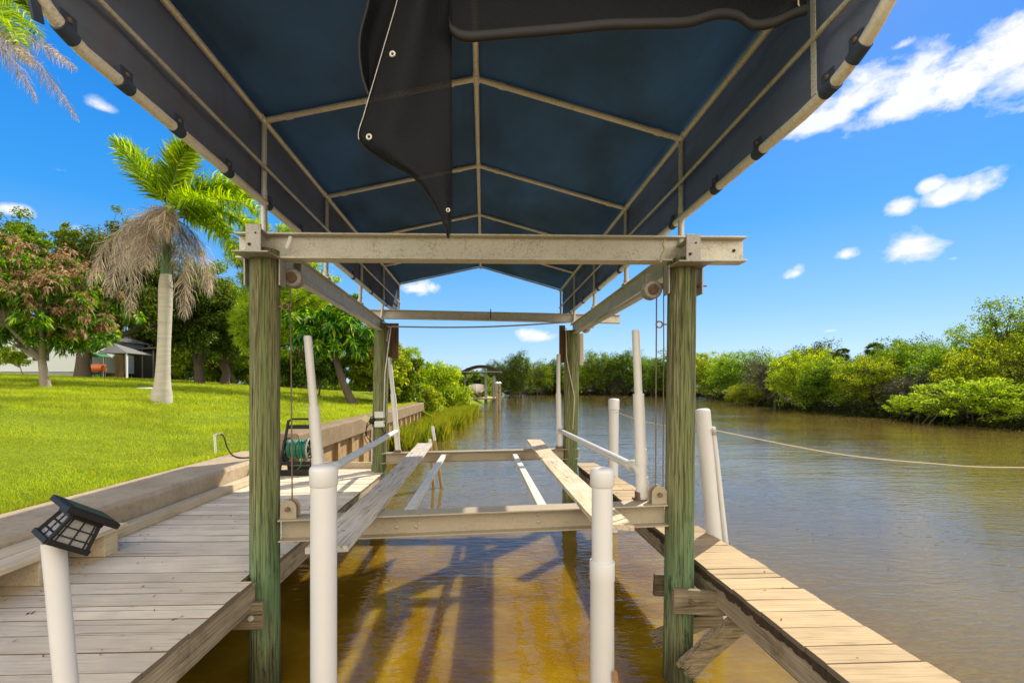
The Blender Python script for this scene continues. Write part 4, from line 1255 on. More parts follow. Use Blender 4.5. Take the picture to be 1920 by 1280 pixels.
# the right front strap
mb = MB(); mb.bar(V((XRc - .026, 2.40, BR + .02)), V((XRc - .02, 2.42, ZR)), .035, .006, up=(1, 0, 0)); mb.build('webbing_strap', 'galv', can)
# roof cloth: sags a little between the bows
bows = [YFR - .02] + [Y0 - SP] + YB


def roof(u, v):
    y = (YFR - .04) + (YEND + .03 - YFR + .04) * v
    k = min(range(len(bows)), key=lambda i: abs(bows[i] - y))
    f = min(abs(y - b) for b in bows) / (SP / 2)
    sag = -.022 * (1 - (1 - min(f, 1)) ** 2)
    if u < .5:
        p = eL(y).lerp(rM(y), u * 2)
    else:
        p = rM(y).lerp(eR(y), u * 2 - 1)
    g = abs(u * 2 - 1); w = math.sin(PI * ((u * 2) % 1.0))
    return p + V((0, 0, .034 + sag * w + .004 * mnoise.noise(V((p.x * 3, y * 3, 1)))))


mb = MB(); mb.grid(roof, 32, 110); mb.build('roof_cloth', 'fabric', can, smooth=180, solid=.003)
for pts, x0, zb, zt, s in ((RL, XLc, BL, ZL, -1), (RR, XRc, BR, ZR, 1)):
    def val(u, v):
        y = 1.80 + (YEND - 1.80) * v
        c, d = along(pts, y)
        top = zt + .03 - (.002 * (y - Y0) if s > 0 else 0)
        z = c.z + (top - c.z) * u
        x = x0 + cx_(y) + (c.x - x0 - cx_(y)) * (1 - u) + s * (.030 + .012 * math.sin(PI * u) * mnoise.noise(V((y * 2.2, u * 2, s))) + .006 * mnoise.noise(V((y * 9, u, 0))))
        return (x, y, z)
    mb = MB(); mb.grid(val, 14, 150); mb.build('valance_cloth', 'valance', can, smooth=180, solid=.003)

# ------------------------------------------------------------------ the black mesh curtain hanging at the front
curt = thing('mesh_curtain', 'black mesh curtain dangling in a point from the canopy front, metal eyelets along its edge', 'curtain', P(800, 100, 2.3))


Lc = [(765, -90), (745, 0), (722, 80), (700, 155), (684, 210), (673, 262), (715, 298), (775, 332), (815, 385), (832, 420), (840, 446)]
Rc = [(850, -90), (848, 0), (847, 80), (847, 150), (848, 210), (848, 262), (848, 300), (848, 340), (848, 385), (846, 420), (842, 448)]
YC = 2.35


def flap(u, v):
    a = curve(Lc, v); b = curve(Rc, v)
    px = a[0] + (b[0] - a[0]) * u; py = a[1] + (b[1] - a[1]) * u
    y = YC - .10 * math.sin(PI * (u ** .8)) * (1 - .5 * v) + .05 * u + .012 * math.sin(u * 9 + v * 5)
    return P(px, py, y)


mb = MB(); mb.grid(flap, 24, 70); mb.build('hanging_flap', 'meshcloth', curt, smooth=180, solid=.0018)
Lb = [(705, -90), (692, 0), (677, 60), (674, 100), (680, 145), (691, 178)]
Rb = [(770, -90), (752, 0), (726, 75), (716, 110), (704, 145), (696, 180)]


def back(u, v):
    a = curve(Lb, v); b = curve(Rb, v)
    return P(a[0] + (b[0] - a[0]) * u, a[1] + (b[1] - a[1]) * u, YC + .02 + .09 * math.sin(PI * u * .8))


mb = MB(); mb.grid(back, 10, 30); mb.build('folded_back', 'meshcloth', curt, smooth=180, solid=.0018)
mb = MB(); mb.tube([P(*curve(Lc, v), YC - .004) for v in np.linspace(.08, .5, 30)], .0022, 6); mb.build('stitching', 'thread', curt)
mb = MB()
for e in (Lb,):
    mb.tube([P(*curve(e, v), YC + .018) for v in np.linspace(0, 1, 24)], .007, 6)
mb.build('bound_edge', 'hem', curt, smooth=60)
mb = MB(); mb.tube([P(*curve(Lc, v), YC + .002) for v in np.linspace(.5, 1, 30)], .005, 6); mb.build('bound_edge', 'hem', curt, smooth=60)
for (gx, gy, rr) in ((736, 102, .0155), (692, 257, .0155), (840, 394, .011)):
    # sits on the cloth: nearest point of the flap
    best = min(((P(gx, gy, 2.35) - 0 * V((0, 0, 0))), (i, j)) if False else ((flap(i / 40, j / 60) - P(gx, gy, flap(i / 40, j / 60).y)).length, (i, j)) for i in range(41) for j in range(61))[1]
    c = flap(best[0] / 40, best[1] / 60); c = P(gx, gy, c.y - .008)
    mb = MB(); mb.ring(c, (0.15, 1, 0), rr * .72, rr * .34, 22, 8); mb.build('eyelet', 'galv', curt, smooth=60)
# the rolled part drawn up along the front edge
Bt = [(842, 45), (850, 62), (875, 72), (925, 69), (985, 64), (1060, 58), (1140, 50), (1220, 48), (1290, 45), (1345, 30), (1385, 34), (1410, 50), (1450, 46), (1490, 28), (1512, 22)]


def roll(u, v):
    b = curve(Bt, v)
    top = -110
    py = b[1] + (top - b[1]) * u
    y = 2.32 + .03 * math.sin(v * 11) * (1 - u) + .16 * u
    return P(b[0] + (6 if v < .1 else 0) * u, py, y)


t = thing('rolled_curtain', 'black mesh curtain drawn up along the canopy front edge, thick dark hem at its bottom', 'curtain', P(1180, 30, 2.3))
mb = MB(); mb.grid(roll, 16, 70); mb.build('mesh_sheet', 'meshcloth', t, smooth=180, solid=.0018)
mb = MB()
def hemf(u, v):
    b = curve(Bt, v); q = P(b[0], b[1] - 3, 2.315 + .03 * math.sin(v * 11))
    return q + V((0, math.sin(u * 2 * PI) * .018, math.cos(u * 2 * PI) * .026))
mb.grid(hemf, 10, 80); mb.build('hem', 'hem', t, smooth=180)
mb = MB(); mb.tube([P(1497, -40, 2.3), P(1497, 8, 2.3), P(1503, 26, 2.29)], .004, 6); mb.build('tie_cord', 'rope', t, smooth=60)
# ------------------------------------------------------------------ small things on and by the dock
# the white pipe at lower left with the knocked-over solar lantern on top
ltop = P(100, 1015, 2.2); lbase = P(150, 1560, 2.2); lbase = ltop + (lbase - ltop) * ((ltop.z + .9) / (ltop.z - lbase.z))
t = thing('lamp_post', 'plain white pipe post at lower left, tilted lantern perched on its open top', 'post', (lbase.x, lbase.y, 0), 'white capped posts')
mb = MB(); mb.tube([lbase, ltop], .0435, 34); mb.build('pipe', 'pvc', t, smooth=40)
mb = MB(); mb.tube([ltop - V((0, 0, .05)), ltop + V((0, 0, .006))], .038, 28); mb.build('wood_plug', 'brace', t, smooth=40)

lan = thing('solar_lantern', 'black solar lantern with clear pebbled panes, knocked over on top of the white pipe', 'lantern', ltop)
LR = Matrix.Rotation(math.radians(26), 3, 'Y') @ Matrix.Rotation(math.radians(-24), 3, 'X') @ Matrix.Rotation(math.radians(52), 3, 'Z')
lc = P(134, 992, 2.17)                          # centre of the lantern body


def LP(x, y, z): return lc + LR @ V((x, y, z))


W0, W1, HB = .078, .060, .058     # lower half width, upper half width, half height
mb = MB()
for sx, sy in ((1, 1), (1, -1), (-1, 1), (-1, -1)):
    mb.bar(LP(sx * W0, sy * W0, -HB), LP(sx * W1, sy * W1, HB), .014, .014)
for z, w, th in ((-HB, W0, .022), (HB, W1, .014)):
    for (x0, y0, x1, y1) in ((-1, -1, 1, -1), (1, -1, 1, 1), (1, 1, -1, 1), (-1, 1, -1, -1)):
        mb.bar(LP(x0 * w * 1.08, y0 * w * 1.08, z), LP(x1 * w * 1.08, y1 * w * 1.08, z), .016, th, up=LR @ V((0, 0, 1)))
mb.build('frame', 'black', lan, bevel=.002)
mb = MB()
for (ax, ay) in ((0, -1), (1, 0), (0, 1), (-1, 0)):
    for k in (-.5, 0, .5):
        f = lambda z, w: LP((ax * w if ax else k * w * 1.5), (ay * w if ay else k * w * 1.5), z)
        mb.bar(f(-HB, W0), f(HB, W1), .0055, .0055)
    for zz in (-.4, .25):
        w = W0 + (W1 - W0) * (zz + 1) / 2
        p = LP(ax * w if ax else -w, ay * w if ay else -w, zz * HB); q = LP(ax * w if ax else w, ay * w if ay else w, zz * HB)
        mb.bar(p, q, .0055, .0055)
mb.build('glazing_bars', 'black', lan)
for (ax, ay) in ((0, -1), (1, 0), (0, 1), (-1, 0)):
    def pc(z, w, k): 
        w2 = w - .004
        return LP(ax * w2 if ax else k * w, ay * w2 if ay else k * w, z)
    mb = MB(); a_, b_, c_, d_ = pc(-HB, W0, -1), pc(-HB, W0, 1), pc(HB, W1, 1), pc(HB, W1, -1)
    mb.add([a_, b_, c_, d_], [(0, 1, 2, 3)]); mb.build('pane', 'glass', lan, solid=.003)
CT = .112
mb = MB()
prof = [(W1 * 1.1, HB + .006), (CT, HB + .014), (CT, HB + .036), (CT * .93, HB + .040)]
vs = []
for w, z in prof:
    for sx, sy in ((-1, -1), (1, -1), (1, 1), (-1, 1)): vs.append(LP(sx * w, sy * w, z))
fs = [(3, 2, 1, 0), (12, 13, 14, 15)]
for i in range(3):
    for k in range(4): fs.append((i * 4 + k, i * 4 + (k + 1) % 4, i * 4 + 4 + (k + 1) % 4, i * 4 + 4 + k))
mb.add(vs, fs); mb.build('cap', 'black', lan, bevel=.003)
mb = MB(); mb.add([LP(sx * CT * .75, sy * CT * .75, HB + .0412) for sx, sy in ((-1, -1), (1, -1), (1, 1), (-1, 1))], [(0, 1, 2, 3)]); mb.build('solar_panel', 'solar', lan, solid=.002)

# hose reel cart
hy = 8.72; hx = P(560, 870, hy).x
t = thing('hose_reel', 'black hose reel cart with green hose, on the dock against the seawall', 'hose reel', (hx, hy, ZD))
W_ = .27
mb = MB()
for s in (-1, 1):
    x = hx + s * W_
    mb.bar(V((x, hy - .20, ZD + .02)), V((x, hy + .03, ZD + .62)), .05, .035, up=(1, 0, 0))
    mb.bar(V((x, hy + .24, ZD + .02)), V((x, hy + .03, ZD + .62)), .05, .035, up=(1, 0, 0))
    mb.bar(V((x, hy + .03, ZD + .55)), V((x - s * .045, hy + .10, ZD + .98)), .05, .04, up=(1, 0, 0))
for yy, zz, hh in ((-.20, .06, .11), (.24, .06, .11), (-.13, .22, .07)):
    mb.box((hx, hy + yy, ZD + zz), (W_ * 2, .03, hh))
mb.build('frame', 'black', t, bevel=.006)
mb = MB(); mb.tube([V((hx - W_ + .05, hy + .10, ZD + .97)), V((hx - .14, hy + .10, ZD + 1.005)), V((hx + .14, hy + .10, ZD + 1.005)), V((hx + W_ - .05, hy + .10, ZD + .97))], .019, 10)
mb.box((hx, hy + .085, ZD + .86), (W_ * 2 - .06, .03, .075)); mb.build('handle', 'black', t, bevel=.004)
for s in (-1, 1):
    mb = MB(); mb.ring(V((hx + s * .20, hy + .02, ZD + .46)), (1, 0, 0), .20, .017, 28, 8)
    for k in range(5):
        a = k * 2 * PI / 5; mb.bar(V((hx + s * .20, hy + .02, ZD + .46)), V((hx + s * .20, hy + .02 + .2 * math.cos(a), ZD + .46 + .2 * math.sin(a))), .03, .015, up=(1, 0, 0))
    mb.build('drum_disc', 'black' if s < 0 else 'grey_metal', t)
mb = MB(); pts = []
for i in range(16 * 24):
    a = 2 * PI * i / 24; lay = i / (16 * 24)
    pts.append(V((hx - .175 + .35 * lay + .004 * math.sin(a * .37), hy + .02 + (.165 + .008 * math.sin(i * .21)) * math.cos(a), ZD + .46 + (.165 + .008 * math.sin(i * .21)) * math.sin(a))))
mb.tube(pts, .0115, 8); mb.tube([V((hx + .10, hy - .14, ZD + .42)), V((hx + .13, hy - .21, ZD + .30)), V((hx + .12, hy - .22, ZD + .18)), V((hx + .04, hy - .2, ZD + .10))], .010, 8)
mb.build('hose', 'hose', t, smooth=60)
mb = MB(); mb.tube([V((hx - .2, hy + .02, ZD + .46)), V((hx + .2, hy + .02, ZD + .46))], .12, 18); mb.build('drum_core', 'black', t, smooth=50)

# garden tap pipe and its black hose
tp = P(405, 855, 8.9); tp.z = EYE - 1.29; tp2 = P(402, 815, 8.9)
t = thing('garden_tap', 'short white standpipe with a black hose, at the lawn edge behind the seawall', 'tap', tp)
mb = MB(); mb.tube([tp - V((0, 0, .1)), tp2, tp2 + V((.06, 0, .015))], .019, 12); mb.build('pipe', 'pvc_old', t, smooth=50)
mb = MB(); mb.lathe([(.018, 0), (.03, .02), (.03, .05), (.016, .07)], tp2 + V((.06, 0, .015)), (1, 0, 0), 12); mb.build('valve', 'grey_metal', t, smooth=40)
hp = [tp2 + V((.12, 0, .015))] + [P(x, y, 8.8) for x, y in ((420, 819), (426, 838))] + [G(x, y, EYE - 1.257) for x, y in ((436, 853), (450, 857.5), (470, 857), (492, 853), (515, 851))]
hp = [curve([tuple(q) for q in hp], s) for s in np.linspace(0, 1, 40)]
mb = MB(); mb.tube(hp, .013, 8); mb.build('hose', 'black', t, smooth=60)

# electrics on the far left pile
fy = Y1 - .165
t = thing('electric_box', 'grey electric boxes with conduit and black wires, on the far left piling', 'electric box', P(705, 790, fy))
for (x0, y0, x1, y1) in ((703, 771, 720, 783), (703, 789, 720, 800)):
    a, b = P(x0, y1, fy), P(x1, y0, fy); mb = MB(); mb.box((a + b) / 2, (b.x - a.x, .09, b.z - a.z)); mb.build('box', 'offwhite_box', t, bevel=.006)
mb = MB(); cp = [P(x, y, fy + .02) for x, y in ((727, 612), (733, 613), (732, 622), (726, 668), (722, 700), (720, 770), (719, 775))]; mb.tube(cp, .012, 10); mb.build('conduit', 'galv', t, smooth=60)
mb = MB(); mb.tube([P(698, 800, fy), P(697, 870, fy)], .014, 10); mb.build('conduit', 'galv', t, smooth=60)
mb = MB()
for w in (((702, 779), (694, 784), (687, 800), (688, 818), (697, 828), (704, 826)), ((702, 794), (690, 797), (684, 820), (690, 832), (700, 835)), ((719, 790), (724, 800), (721, 812), (714, 795))):
    cc = [P(x, y, fy - .01) for x, y in w]; mb.tube([curve([tuple(q) for q in cc], s) for s in np.linspace(0, 1, 18)], .008, 6)
mb.build('wires', 'black', t, smooth=60)
mb = MB(); c = P(698, 789, fy); mb.lathe([(.05, -.05), (.05, .05)], c, (1, 0, .3), 12); mb.build('lamp_holder', 'black', t, bevel=.004)
c = P(688, 784, fy - .02); mb = MB(); mb.box(c, (.13, .09, .12), Matrix.Rotation(.5, 3, 'Y'), .8); mb.build('floodlight', 'floodlight', t, bevel=.01)
# overhead cable between the far piles
pa, pb = P(732, 612, Y1 - .1), P(1062, 604, Y1 - .05)
mb = MB(); mb.tube([P(726, 640, Y1 - .14), P(728, 620, Y1 - .13), P(735, 612, Y1 - .1)] + [pa.lerp(pb, u) + V((0, 0, -.05 * math.sin(PI * u))) for u in np.linspace(.03, 1, 20)], .015, 8)
tag(mb.build('overhead_cable', 'grey_metal', smooth=60), 'grey overhead cable sagging between the two far pilings, under the slimmer beam', 'cable')

# flat stone in the lawn
sp = V((P(272, 722, 20).x, 20, 0)); sp.z = float(lawn_z(sp.x, sp.y))
mb = MB(); mb.lathe([(.30, 0), (.32, .05), (.27, .09)], sp, (0, 0, 1), 9)
tag(mb.build('stepping_stone', 'white', smooth=30), 'flat pale stone lying on the lawn left of the palm trunk', 'stone')

# dead leaves on the dock: litter
rl = np.random.default_rng(5); n = 288
x = np.concatenate([rl.uniform(-3.95, -2.0, 110), rl.uniform(-4.0, -3.45, 170), rl.uniform(1.98, 2.4, 8)]); y = np.concatenate([rl.uniform(1.5, 9, 110), rl.uniform(1.5, 5.2, 170), rl.uniform(2, 9, 8)])
a = rl.uniform(0, 6.28, n); L = rl.uniform(.007, .020, n)
b = np.stack([x, y, np.full(n, ZD + .006)], 1); d = np.stack([np.cos(a) * L, np.sin(a) * L, rl.uniform(0, .012, n)], 1); s = np.stack([-np.sin(a) * L * .4, np.cos(a) * L * .4, rl.uniform(0, .008, n)], 1)
v = np.stack([b - d, b + s, b + d, b - s], 1).reshape(-1, 3)
struct(finish('fallen_leaves', v, None, 'leaf_brown', origin=(0, 0, 0), flat_quads=np.arange(4 * n).reshape(n, 4)), 'stuff')

# ------------------------------------------------------------------ house, shed things beyond the lawn
def ground(p):
    return float(lawn_z(p.x, p.y))


hY = 31.0; h0 = P(-120, 690, hY); h1 = P(142, 690, hY); hz = ground(h1) - .1
t = thing('house', 'low white clapboard house half hidden behind the mango tree, lattice along its foot', 'house', ((h0.x + h1.x) / 2, hY + 3, hz))
mb = MB(); z = hz + .45
while z < hz + 2.7:
    mb.box(((h0.x + h1.x) / 2, hY + 3, z + .09), (h1.x - h0.x, 6, .185), None, .9985); z += .18
mb.build('wall', 'siding', t)
mb = MB(); cxh = (h0.x + h1.x) / 2; wd = (h1.x - h0.x) / 2 + .4
mb.add([(cxh - wd, hY - .4, hz + 2.7), (cxh + wd, hY - .4, hz + 2.7), (cxh + wd, hY + 6.4, hz + 2.7), (cxh - wd, hY + 6.4, hz + 2.7), (cxh - wd + 1.5, hY + 3, hz + 3.7), (cxh + wd - 1.5, hY + 3, hz + 3.7)], [(0, 1, 5, 4), (2, 3, 4, 5), (1, 2, 5), (3, 0, 4), (3, 2, 1, 0)])
mb.build('roof', 'roofing', t)
mb = MB()
xx = h0.x
while xx < h1.x:
    mb.bar((xx, hY - .02, hz), (xx + .4, hY - .02, hz + .42), .03, .012); mb.bar((xx + .4, hY - .035, hz), (xx, hY - .035, hz + .42), .03, .012); xx += .13
mb.build('lattice_skirt', 'white', t)
mb = MB(); mb.box((h0.x * .25 + h1.x * .75, hY - .01, hz + 1.7), (1.0, .06, 1.1)); mb.build('window', 'darkscreen', t)

gY = 32.5; g0 = P(196, 690, gY); gz = ground(g0); 
t = thing('gazebo', 'small open pavilion with a grey sloping roof behind the big oak trunk', 'pavilion', (g0.x + .9, gY + 1, gz))
mb = MB(); a, b = P(190, 662, gY), P(243, 662, gY); pk = P(212, 652, gY + 1)
mb.add([(a.x, gY - .2, a.z), (b.x, gY - .2, b.z), (b.x, gY + 2.4, b.z), (a.x, gY + 2.4, a.z), (pk.x, gY + 1, pk.z + .35)], [(0, 1, 4), (1, 2, 4), (2, 3, 4), (3, 0, 4), (3, 2, 1, 0)]); mb.build('roof', 'farpost', t)
for px, yy in ((196, gY), (238, gY), (196, gY + 2), (238, gY + 2)):
    p = P(px, 662, yy); mb = MB(); mb.bar((p.x, yy, gz - .2), (p.x, yy, a.z + .02), .09, .09); mb.build('post', 'white', t)
mb = MB(); p = P(215, 680, gY + 1.8); mb.box((p.x, p.y, gz + .9), (1.3, .1, 1.7)); mb.build('back_screen', 'panel', t)
t = thing('screened_shed', 'long dark screened lean-to in the shade behind the royal palm trunk', 'shed', P(260, 690, 36))
p0, p1 = P(222, 655, 36), P(305, 662, 36); zz = ground(p0)
mb = MB(); mb.box(((p0.x + p1.x) / 2, 36.9, (p0.z + zz) / 2 - .1), (p1.x - p0.x, 1.8, p0.z - zz)); mb.build('screen_wall', 'darkscreen', t)
mb = MB(); mb.box(((p0.x + p1.x) / 2, 36.8, p0.z + .02), (p1.x - p0.x + .5, 2.4, .12), Matrix.Rotation(-.06, 3, 'Y')); mb.build('roof', 'roofing', t)
for f in (.05, .3, .55, .8):
    mb = MB(); mb.bar((p0.x + (p1.x - p0.x) * f, 35.97, zz - .1), (p0.x + (p1.x - p0.x) * f, 35.97, p0.z), .07, .07); mb.build('post', 'bark_pale', t)
kY = 29.5; kp = P(183, 700, kY); kz = ground(kp)
t = thing('barbecue', 'orange barrel barbecue on dark legs beside the big oak trunk', 'barbecue', (kp.x, kY, kz))
mb = MB(); mb.lathe([(.12, -.42), (.22, -.38), (.24, 0), (.22, .38), (.12, .42)], (kp.x, kY, kz + .62), (1, 0, 0), 16); mb.build('barrel', 'orange', t, smooth=40)
for sx in (-.3, .3):
    for sy in (-.15, .15):
        mb = MB(); mb.bar((kp.x + sx, kY + sy, kz - .05), (kp.x + sx, kY + sy, kz + .5), .05, .05); mb.build('leg', 'black', t)
t = thing('awning', 'small green cloth awning on thin poles over the orange barbecue', 'awning', (kp.x, kY + .6, kz))
a, b = P(170, 668, kY + .6), P(197, 668, kY + .6)
mb = MB(); mb.grid(lambda u, v: V((a.x + (b.x - a.x) * u, kY + .1 + v, a.z + .18 * math.sin(PI * u) - .02)), 10, 4); mb.build('cloth', 'awning', t, smooth=180, solid=.02)
for x in (a.x + .05, b.x - .05):
    mb = MB(); mb.tube([(x, kY + .6, kz - .05), (x, kY + .6, a.z)], .025, 8); mb.build('pole', 'black', t)

# ------------------------------------------------------------------ the next boat lift up the canal, and its boat
fY = 51.0
p = P(905, 745, fY)
t = thing('distant_boat_lift', 'small boat lift with an arched dark canopy farther up the canal, by the left bank', 'boat lift', (p.x, fY, 0))
ca, cb = P(864, 697, fY), P(941, 697, fY)
mb = MB(); mb.grid(lambda u, v: V((ca.x + (cb.x - ca.x) * u, fY - 1 + 7 * v, ca.z + .78 * math.sin(PI * u) ** .8 - .1)), 18, 3); mb.build('canopy_cloth', 'farroof', t, smooth=180, solid=.06)
mb = MB(); mb.grid(lambda u, v: V((P(872, 0, fY).x + 2.5 * u, fY + 6 + .05 * v, EYE + .75 + .5 * math.sin(PI * u))), 14, 1); mb.build('end_arch', 'farroof', t, solid=.1)
mb = MB()
for yy in (fY - 1, fY + 2.5, fY + 6):
    mb.bar(V((ca.x, yy, ca.z - .02)), V((cb.x, yy, cb.z - .02)), .08, .08)
for xx in (ca.x + .1, cb.x - .1): mb.bar(V((xx, fY - 1, ca.z - .1)), V((xx, fY + 6, ca.z - .1)), .08, .08)
mb.build('canopy_frame', 'farpost', t)
for px, yy, top, w in ((911, fY + .4, 697, .28), (926, fY, 705, .24), (928, fY + 5.5, 700, .22), (872, fY + 5, 700, .2)):
    a = P(px, top, yy); mb = MB(); mb.tube([(a.x, yy, -.8), (a.x, yy, a.z)], w / 2 + .02, 12); mb.build('post', 'farpost', t, smooth=50)
for px, top in ((932, 719), (937, 719)):
    a = P(px, top, fY - .5); mb = MB(); mb.tube([(a.x, fY - .5, -.8), (a.x, fY - .5, a.z)], .14, 12); q = mb.build('bollard', 'brace', t, smooth=50)
    mb = MB(); mb.lathe([(.19, 0), (.19, .1), (.02, .24)], a, (0, 0, 1), 12); mb.build('cap', 'white', q)
a, b = P(860, 747, fY), P(933, 747, fY)
mb = MB(); mb.box(((a.x + b.x) / 2, fY + 2, a.z), (b.x - a.x, 5, .16)); mb.build('deck', 'deck', t)
bp = P(894, 735, fY + 1.2)
t = thing('motorboat', 'pale motorboat seen bow on, raised on the distant boat lift', 'boat', bp)
mb = MB(); SEC = [(0.0, .10, .74), (.25, .55, .70), (.7, .88, .62), (1.4, .98, .54), (2.4, 1.02, .46), (4.2, 1.02, .44), (5.6, .98, .44)]
bz = P(0, 742, fY).z + .12; vs = []; fs = []
for yy, hw, sh in SEC:
    keel = .32 * max(0, 1 - yy / 1.2) ** 2
    for x, z in ((-hw, sh + .42), (-hw * .9, sh + .05), (-hw * .55, .22 + keel), (0, keel), (hw * .55, .22 + keel), (hw * .9, sh + .05), (hw, sh + .42)):
        vs.append((bp.x + x, fY - .2 + yy, bz + z))
for i in range(len(SEC) - 1):
    for k in range(6): fs.append((i * 7 + k, i * 7 + k + 1, i * 7 + 8 + k, i * 7 + 7 + k))
    fs.append((i * 7, i * 7 + 7, i * 7 + 13, i * 7 + 6))
fs += [(6, 5, 4, 3, 2, 1, 0), tuple(range(42, 49))]
mb.add(vs, fs); mb.build('hull', 'hull', t, smooth=35)
mb = MB(); mb.box((bp.x, fY + 2.9, bz + 1.12), (.8, .6, .5), None, .85); mb.build('console', 'black', t, bevel=.04)
mb = MB(); mb.box((bp.x, fY + 2.6, bz + 1.45), (.9, .05, .35), Matrix.Rotation(-.4, 3, 'X')); mb.build('windscreen', 'black', t)
mb = MB(); mb.box((bp.x, fY + 5.6, bz + 1.1), (.5, .5, .9), None, .8); mb.build('outboard_motor', 'black', t, bevel=.05)
mb = MB()
for s in (-1, 1): mb.box((bp.x + s * .45, fY + 2, bz - .02), (.14, 4, .3))
mb.build('cradle_bunks', 'darkboard', t)
# garden table on the bank
tp_ = P(786, 724, 41)
t = thing('garden_table', 'small pale table on the left bank in front of the big round bush', 'table', (tp_.x, 41, float(lawn_z(tp_.x, 41))))
gz_ = float(lawn_z(tp_.x, 41))
mb = MB(); mb.box((tp_.x, 41, gz_ + .74), (1.1, .8, .06)); mb.build('table_top', 'bunk', t)
for sx in (-.45, .45):
    for sy in (-.3, .3):
        mb = MB(); mb.bar((tp_.x + sx, 41 + sy, gz_ - .1), (tp_.x + sx, 41 + sy, gz_ + .71), .06, .06); mb.build('leg', 'bunk', t)

# flecks of foam and leaf bits on the water
rl = np.random.default_rng(15); n = 170
x = rl.uniform(-1.9, 9, n); y = 2.2 + rl.power(.7, n) * 14; k = ~((x > 1.85) & (x < 2.6)); x = x[k]; y = y[k]; n = len(x)
a = rl.uniform(0, 6.28, n); L = rl.uniform(.004, .013, n)
b = np.stack([x, y, np.full(n, .004)], 1); d = np.stack([np.cos(a) * L, np.sin(a) * L, 0 * L], 1); s = np.stack([-np.sin(a) * L * .6, np.cos(a) * L * .6, 0 * L], 1)
v = np.stack([b - d, b + s, b + d, b - s], 1).reshape(-1, 3)
struct(finish('floating_flecks', v, None, 'frond_dead', origin=(0, 0, 0), flat_quads=np.arange(4 * n).reshape(n, 4)), 'stuff')
# ------------------------------------------------------------------ vegetation
def unit(a):
    return a / np.maximum(np.linalg.norm(a, axis=-1, keepdims=True), 1e-9)


def leaf_arrays(r, pos, nrm, L, wid, droop=0.25, dirs=None):
    n = len(pos)
    if dirs is None:
        t = r.normal(size=(n, 3)); dirs = t - nrm * np.sum(t * nrm, 1, keepdims=True)
    d = unit(dirs); s = unit(np.cross(d, nrm))
    L = L * r.uniform(.65, 1.3, (n, 1)); w = L * wid
    dz = np.zeros((n, 3)); dz[:, 2] = -1
    mid = pos + d * L * .5
    return np.stack([pos, mid + s * w - nrm * L * .04, pos + d * L + dz * L * droop, mid - s * w - nrm * L * .04], 1).reshape(-1, 3)


def clump_crown(seed, centers, rads, per, L, wid, droop=.25, flat=.75, rosette=0):
    """leaves scattered through clumps; with rosette, leaves grow in whorls from twig tips"""
    r = np.random.default_rng(seed); out = []
    for c, rad in zip(centers, rads):
        n = int(per * r.uniform(.7, 1.3))
        if rosette:
            k = max(1, n // rosette)
            q = unit(r.normal(size=(k, 3))) * (r.uniform(.25, 1, (k, 1)) ** .5) * rad; q[:, 2] *= flat
            ax = unit(q + np.array([0, 0, .5 * rad]) + r.normal(size=(k, 3)) * .2 * rad)
            pos = np.repeat(q, rosette, 0); axr = np.repeat(ax, rosette, 0)
            t = unit(r.normal(size=(len(pos), 3))); side = unit(t - axr * np.sum(t * axr, 1, keepdims=True))
            d = unit(side + axr * r.uniform(-.1, .7, (len(pos), 1))); nm = unit(axr + side * -.2)
            out.append(leaf_arrays(r, c + pos, nm, L, wid, droop, d))
        else:
            q = unit(r.normal(size=(n, 3))) * (r.uniform(.08, 1, (n, 1)) ** .45) * rad; q[:, 2] *= flat
            nm = unit(unit(q) * .5 + np.array([0, 0, .55]) + r.normal(size=(n, 3)) * .55)
            out.append(leaf_arrays(r, c + q, nm, L, wid, droop))
    return np.concatenate(out)


def crown_centers(seed, n, rx, ry, rz, cz, low=-.5, power=.5):
    r = np.random.default_rng(seed)
    d = unit(r.normal(size=(n * 3, 3))); d = d[d[:, 2] > low][:n]
    rr = r.uniform(.12, 1, (len(d), 1)) ** power
    q = d * rr * np.array([rx, ry, rz]) * r.uniform(.82, 1.14, (len(d), 1))
    q[:, 2] += cz
    return q


def limbs(mb, base, fork, centers, r0, seed, nmain=5, n=7, trunk_pts=None):
    """a leaning, tapering trunk with main limbs, and boughs out to the clumps"""
    rd = random.Random(seed)
    base = V(base); fork = V(fork)
    L = (fork - base).length
    tp = trunk_pts or [base + V((0, 0, -.15)), base + V((0, 0, .05 * L)), base.lerp(fork, .5) + V((rd.uniform(-.06, .06) * L, rd.uniform(-.06, .06) * L, 0)), fork]
    mb.tube(tp, [r0 * 1.45, r0 * 1.12, r0 * .9, r0 * .82][:len(tp)] if len(tp) == 4 else [r0 * (1.4 - .6 * i / (len(tp) - 1)) for i in range(len(tp))], 12, True, lambda p, a: 1 + .1 * mnoise.noise(V((math.cos(a) * 2, math.sin(a) * 2, p.z * 1.5))))
    cs = [V(c) for c in centers]
    mains = rd.sample(cs, min(nmain, len(cs)))
    ends = []
    for m_ in mains:
        e = fork.lerp(m_, .58) + V((rd.uniform(-.1, .1), rd.uniform(-.1, .1), rd.uniform(-.05, .1))) * (m_ - fork).length
        k = fork.lerp(e, .5) + V((rd.uniform(-.12, .12), rd.uniform(-.12, .12), rd.uniform(-.12, .06))) * (e - fork).length
        mb.tube([fork - (fork - base).normalized() * r0 * .5, k, e, e.lerp(m_, .9)], [r0 * .62, r0 * .46, r0 * .28, r0 * .08], 8)
        ends += [e, k]
    for c in cs:
        e = min(ends, key=lambda q: (q - c).length)
        k = e.lerp(c, .5) + V((rd.uniform(-.12, .12), rd.uniform(-.12, .12), rd.uniform(-.12, .12))) * (c - e).length
        mb.tube([e, k, c], [r0 * .20, r0 * .13, r0 * .04], 5)


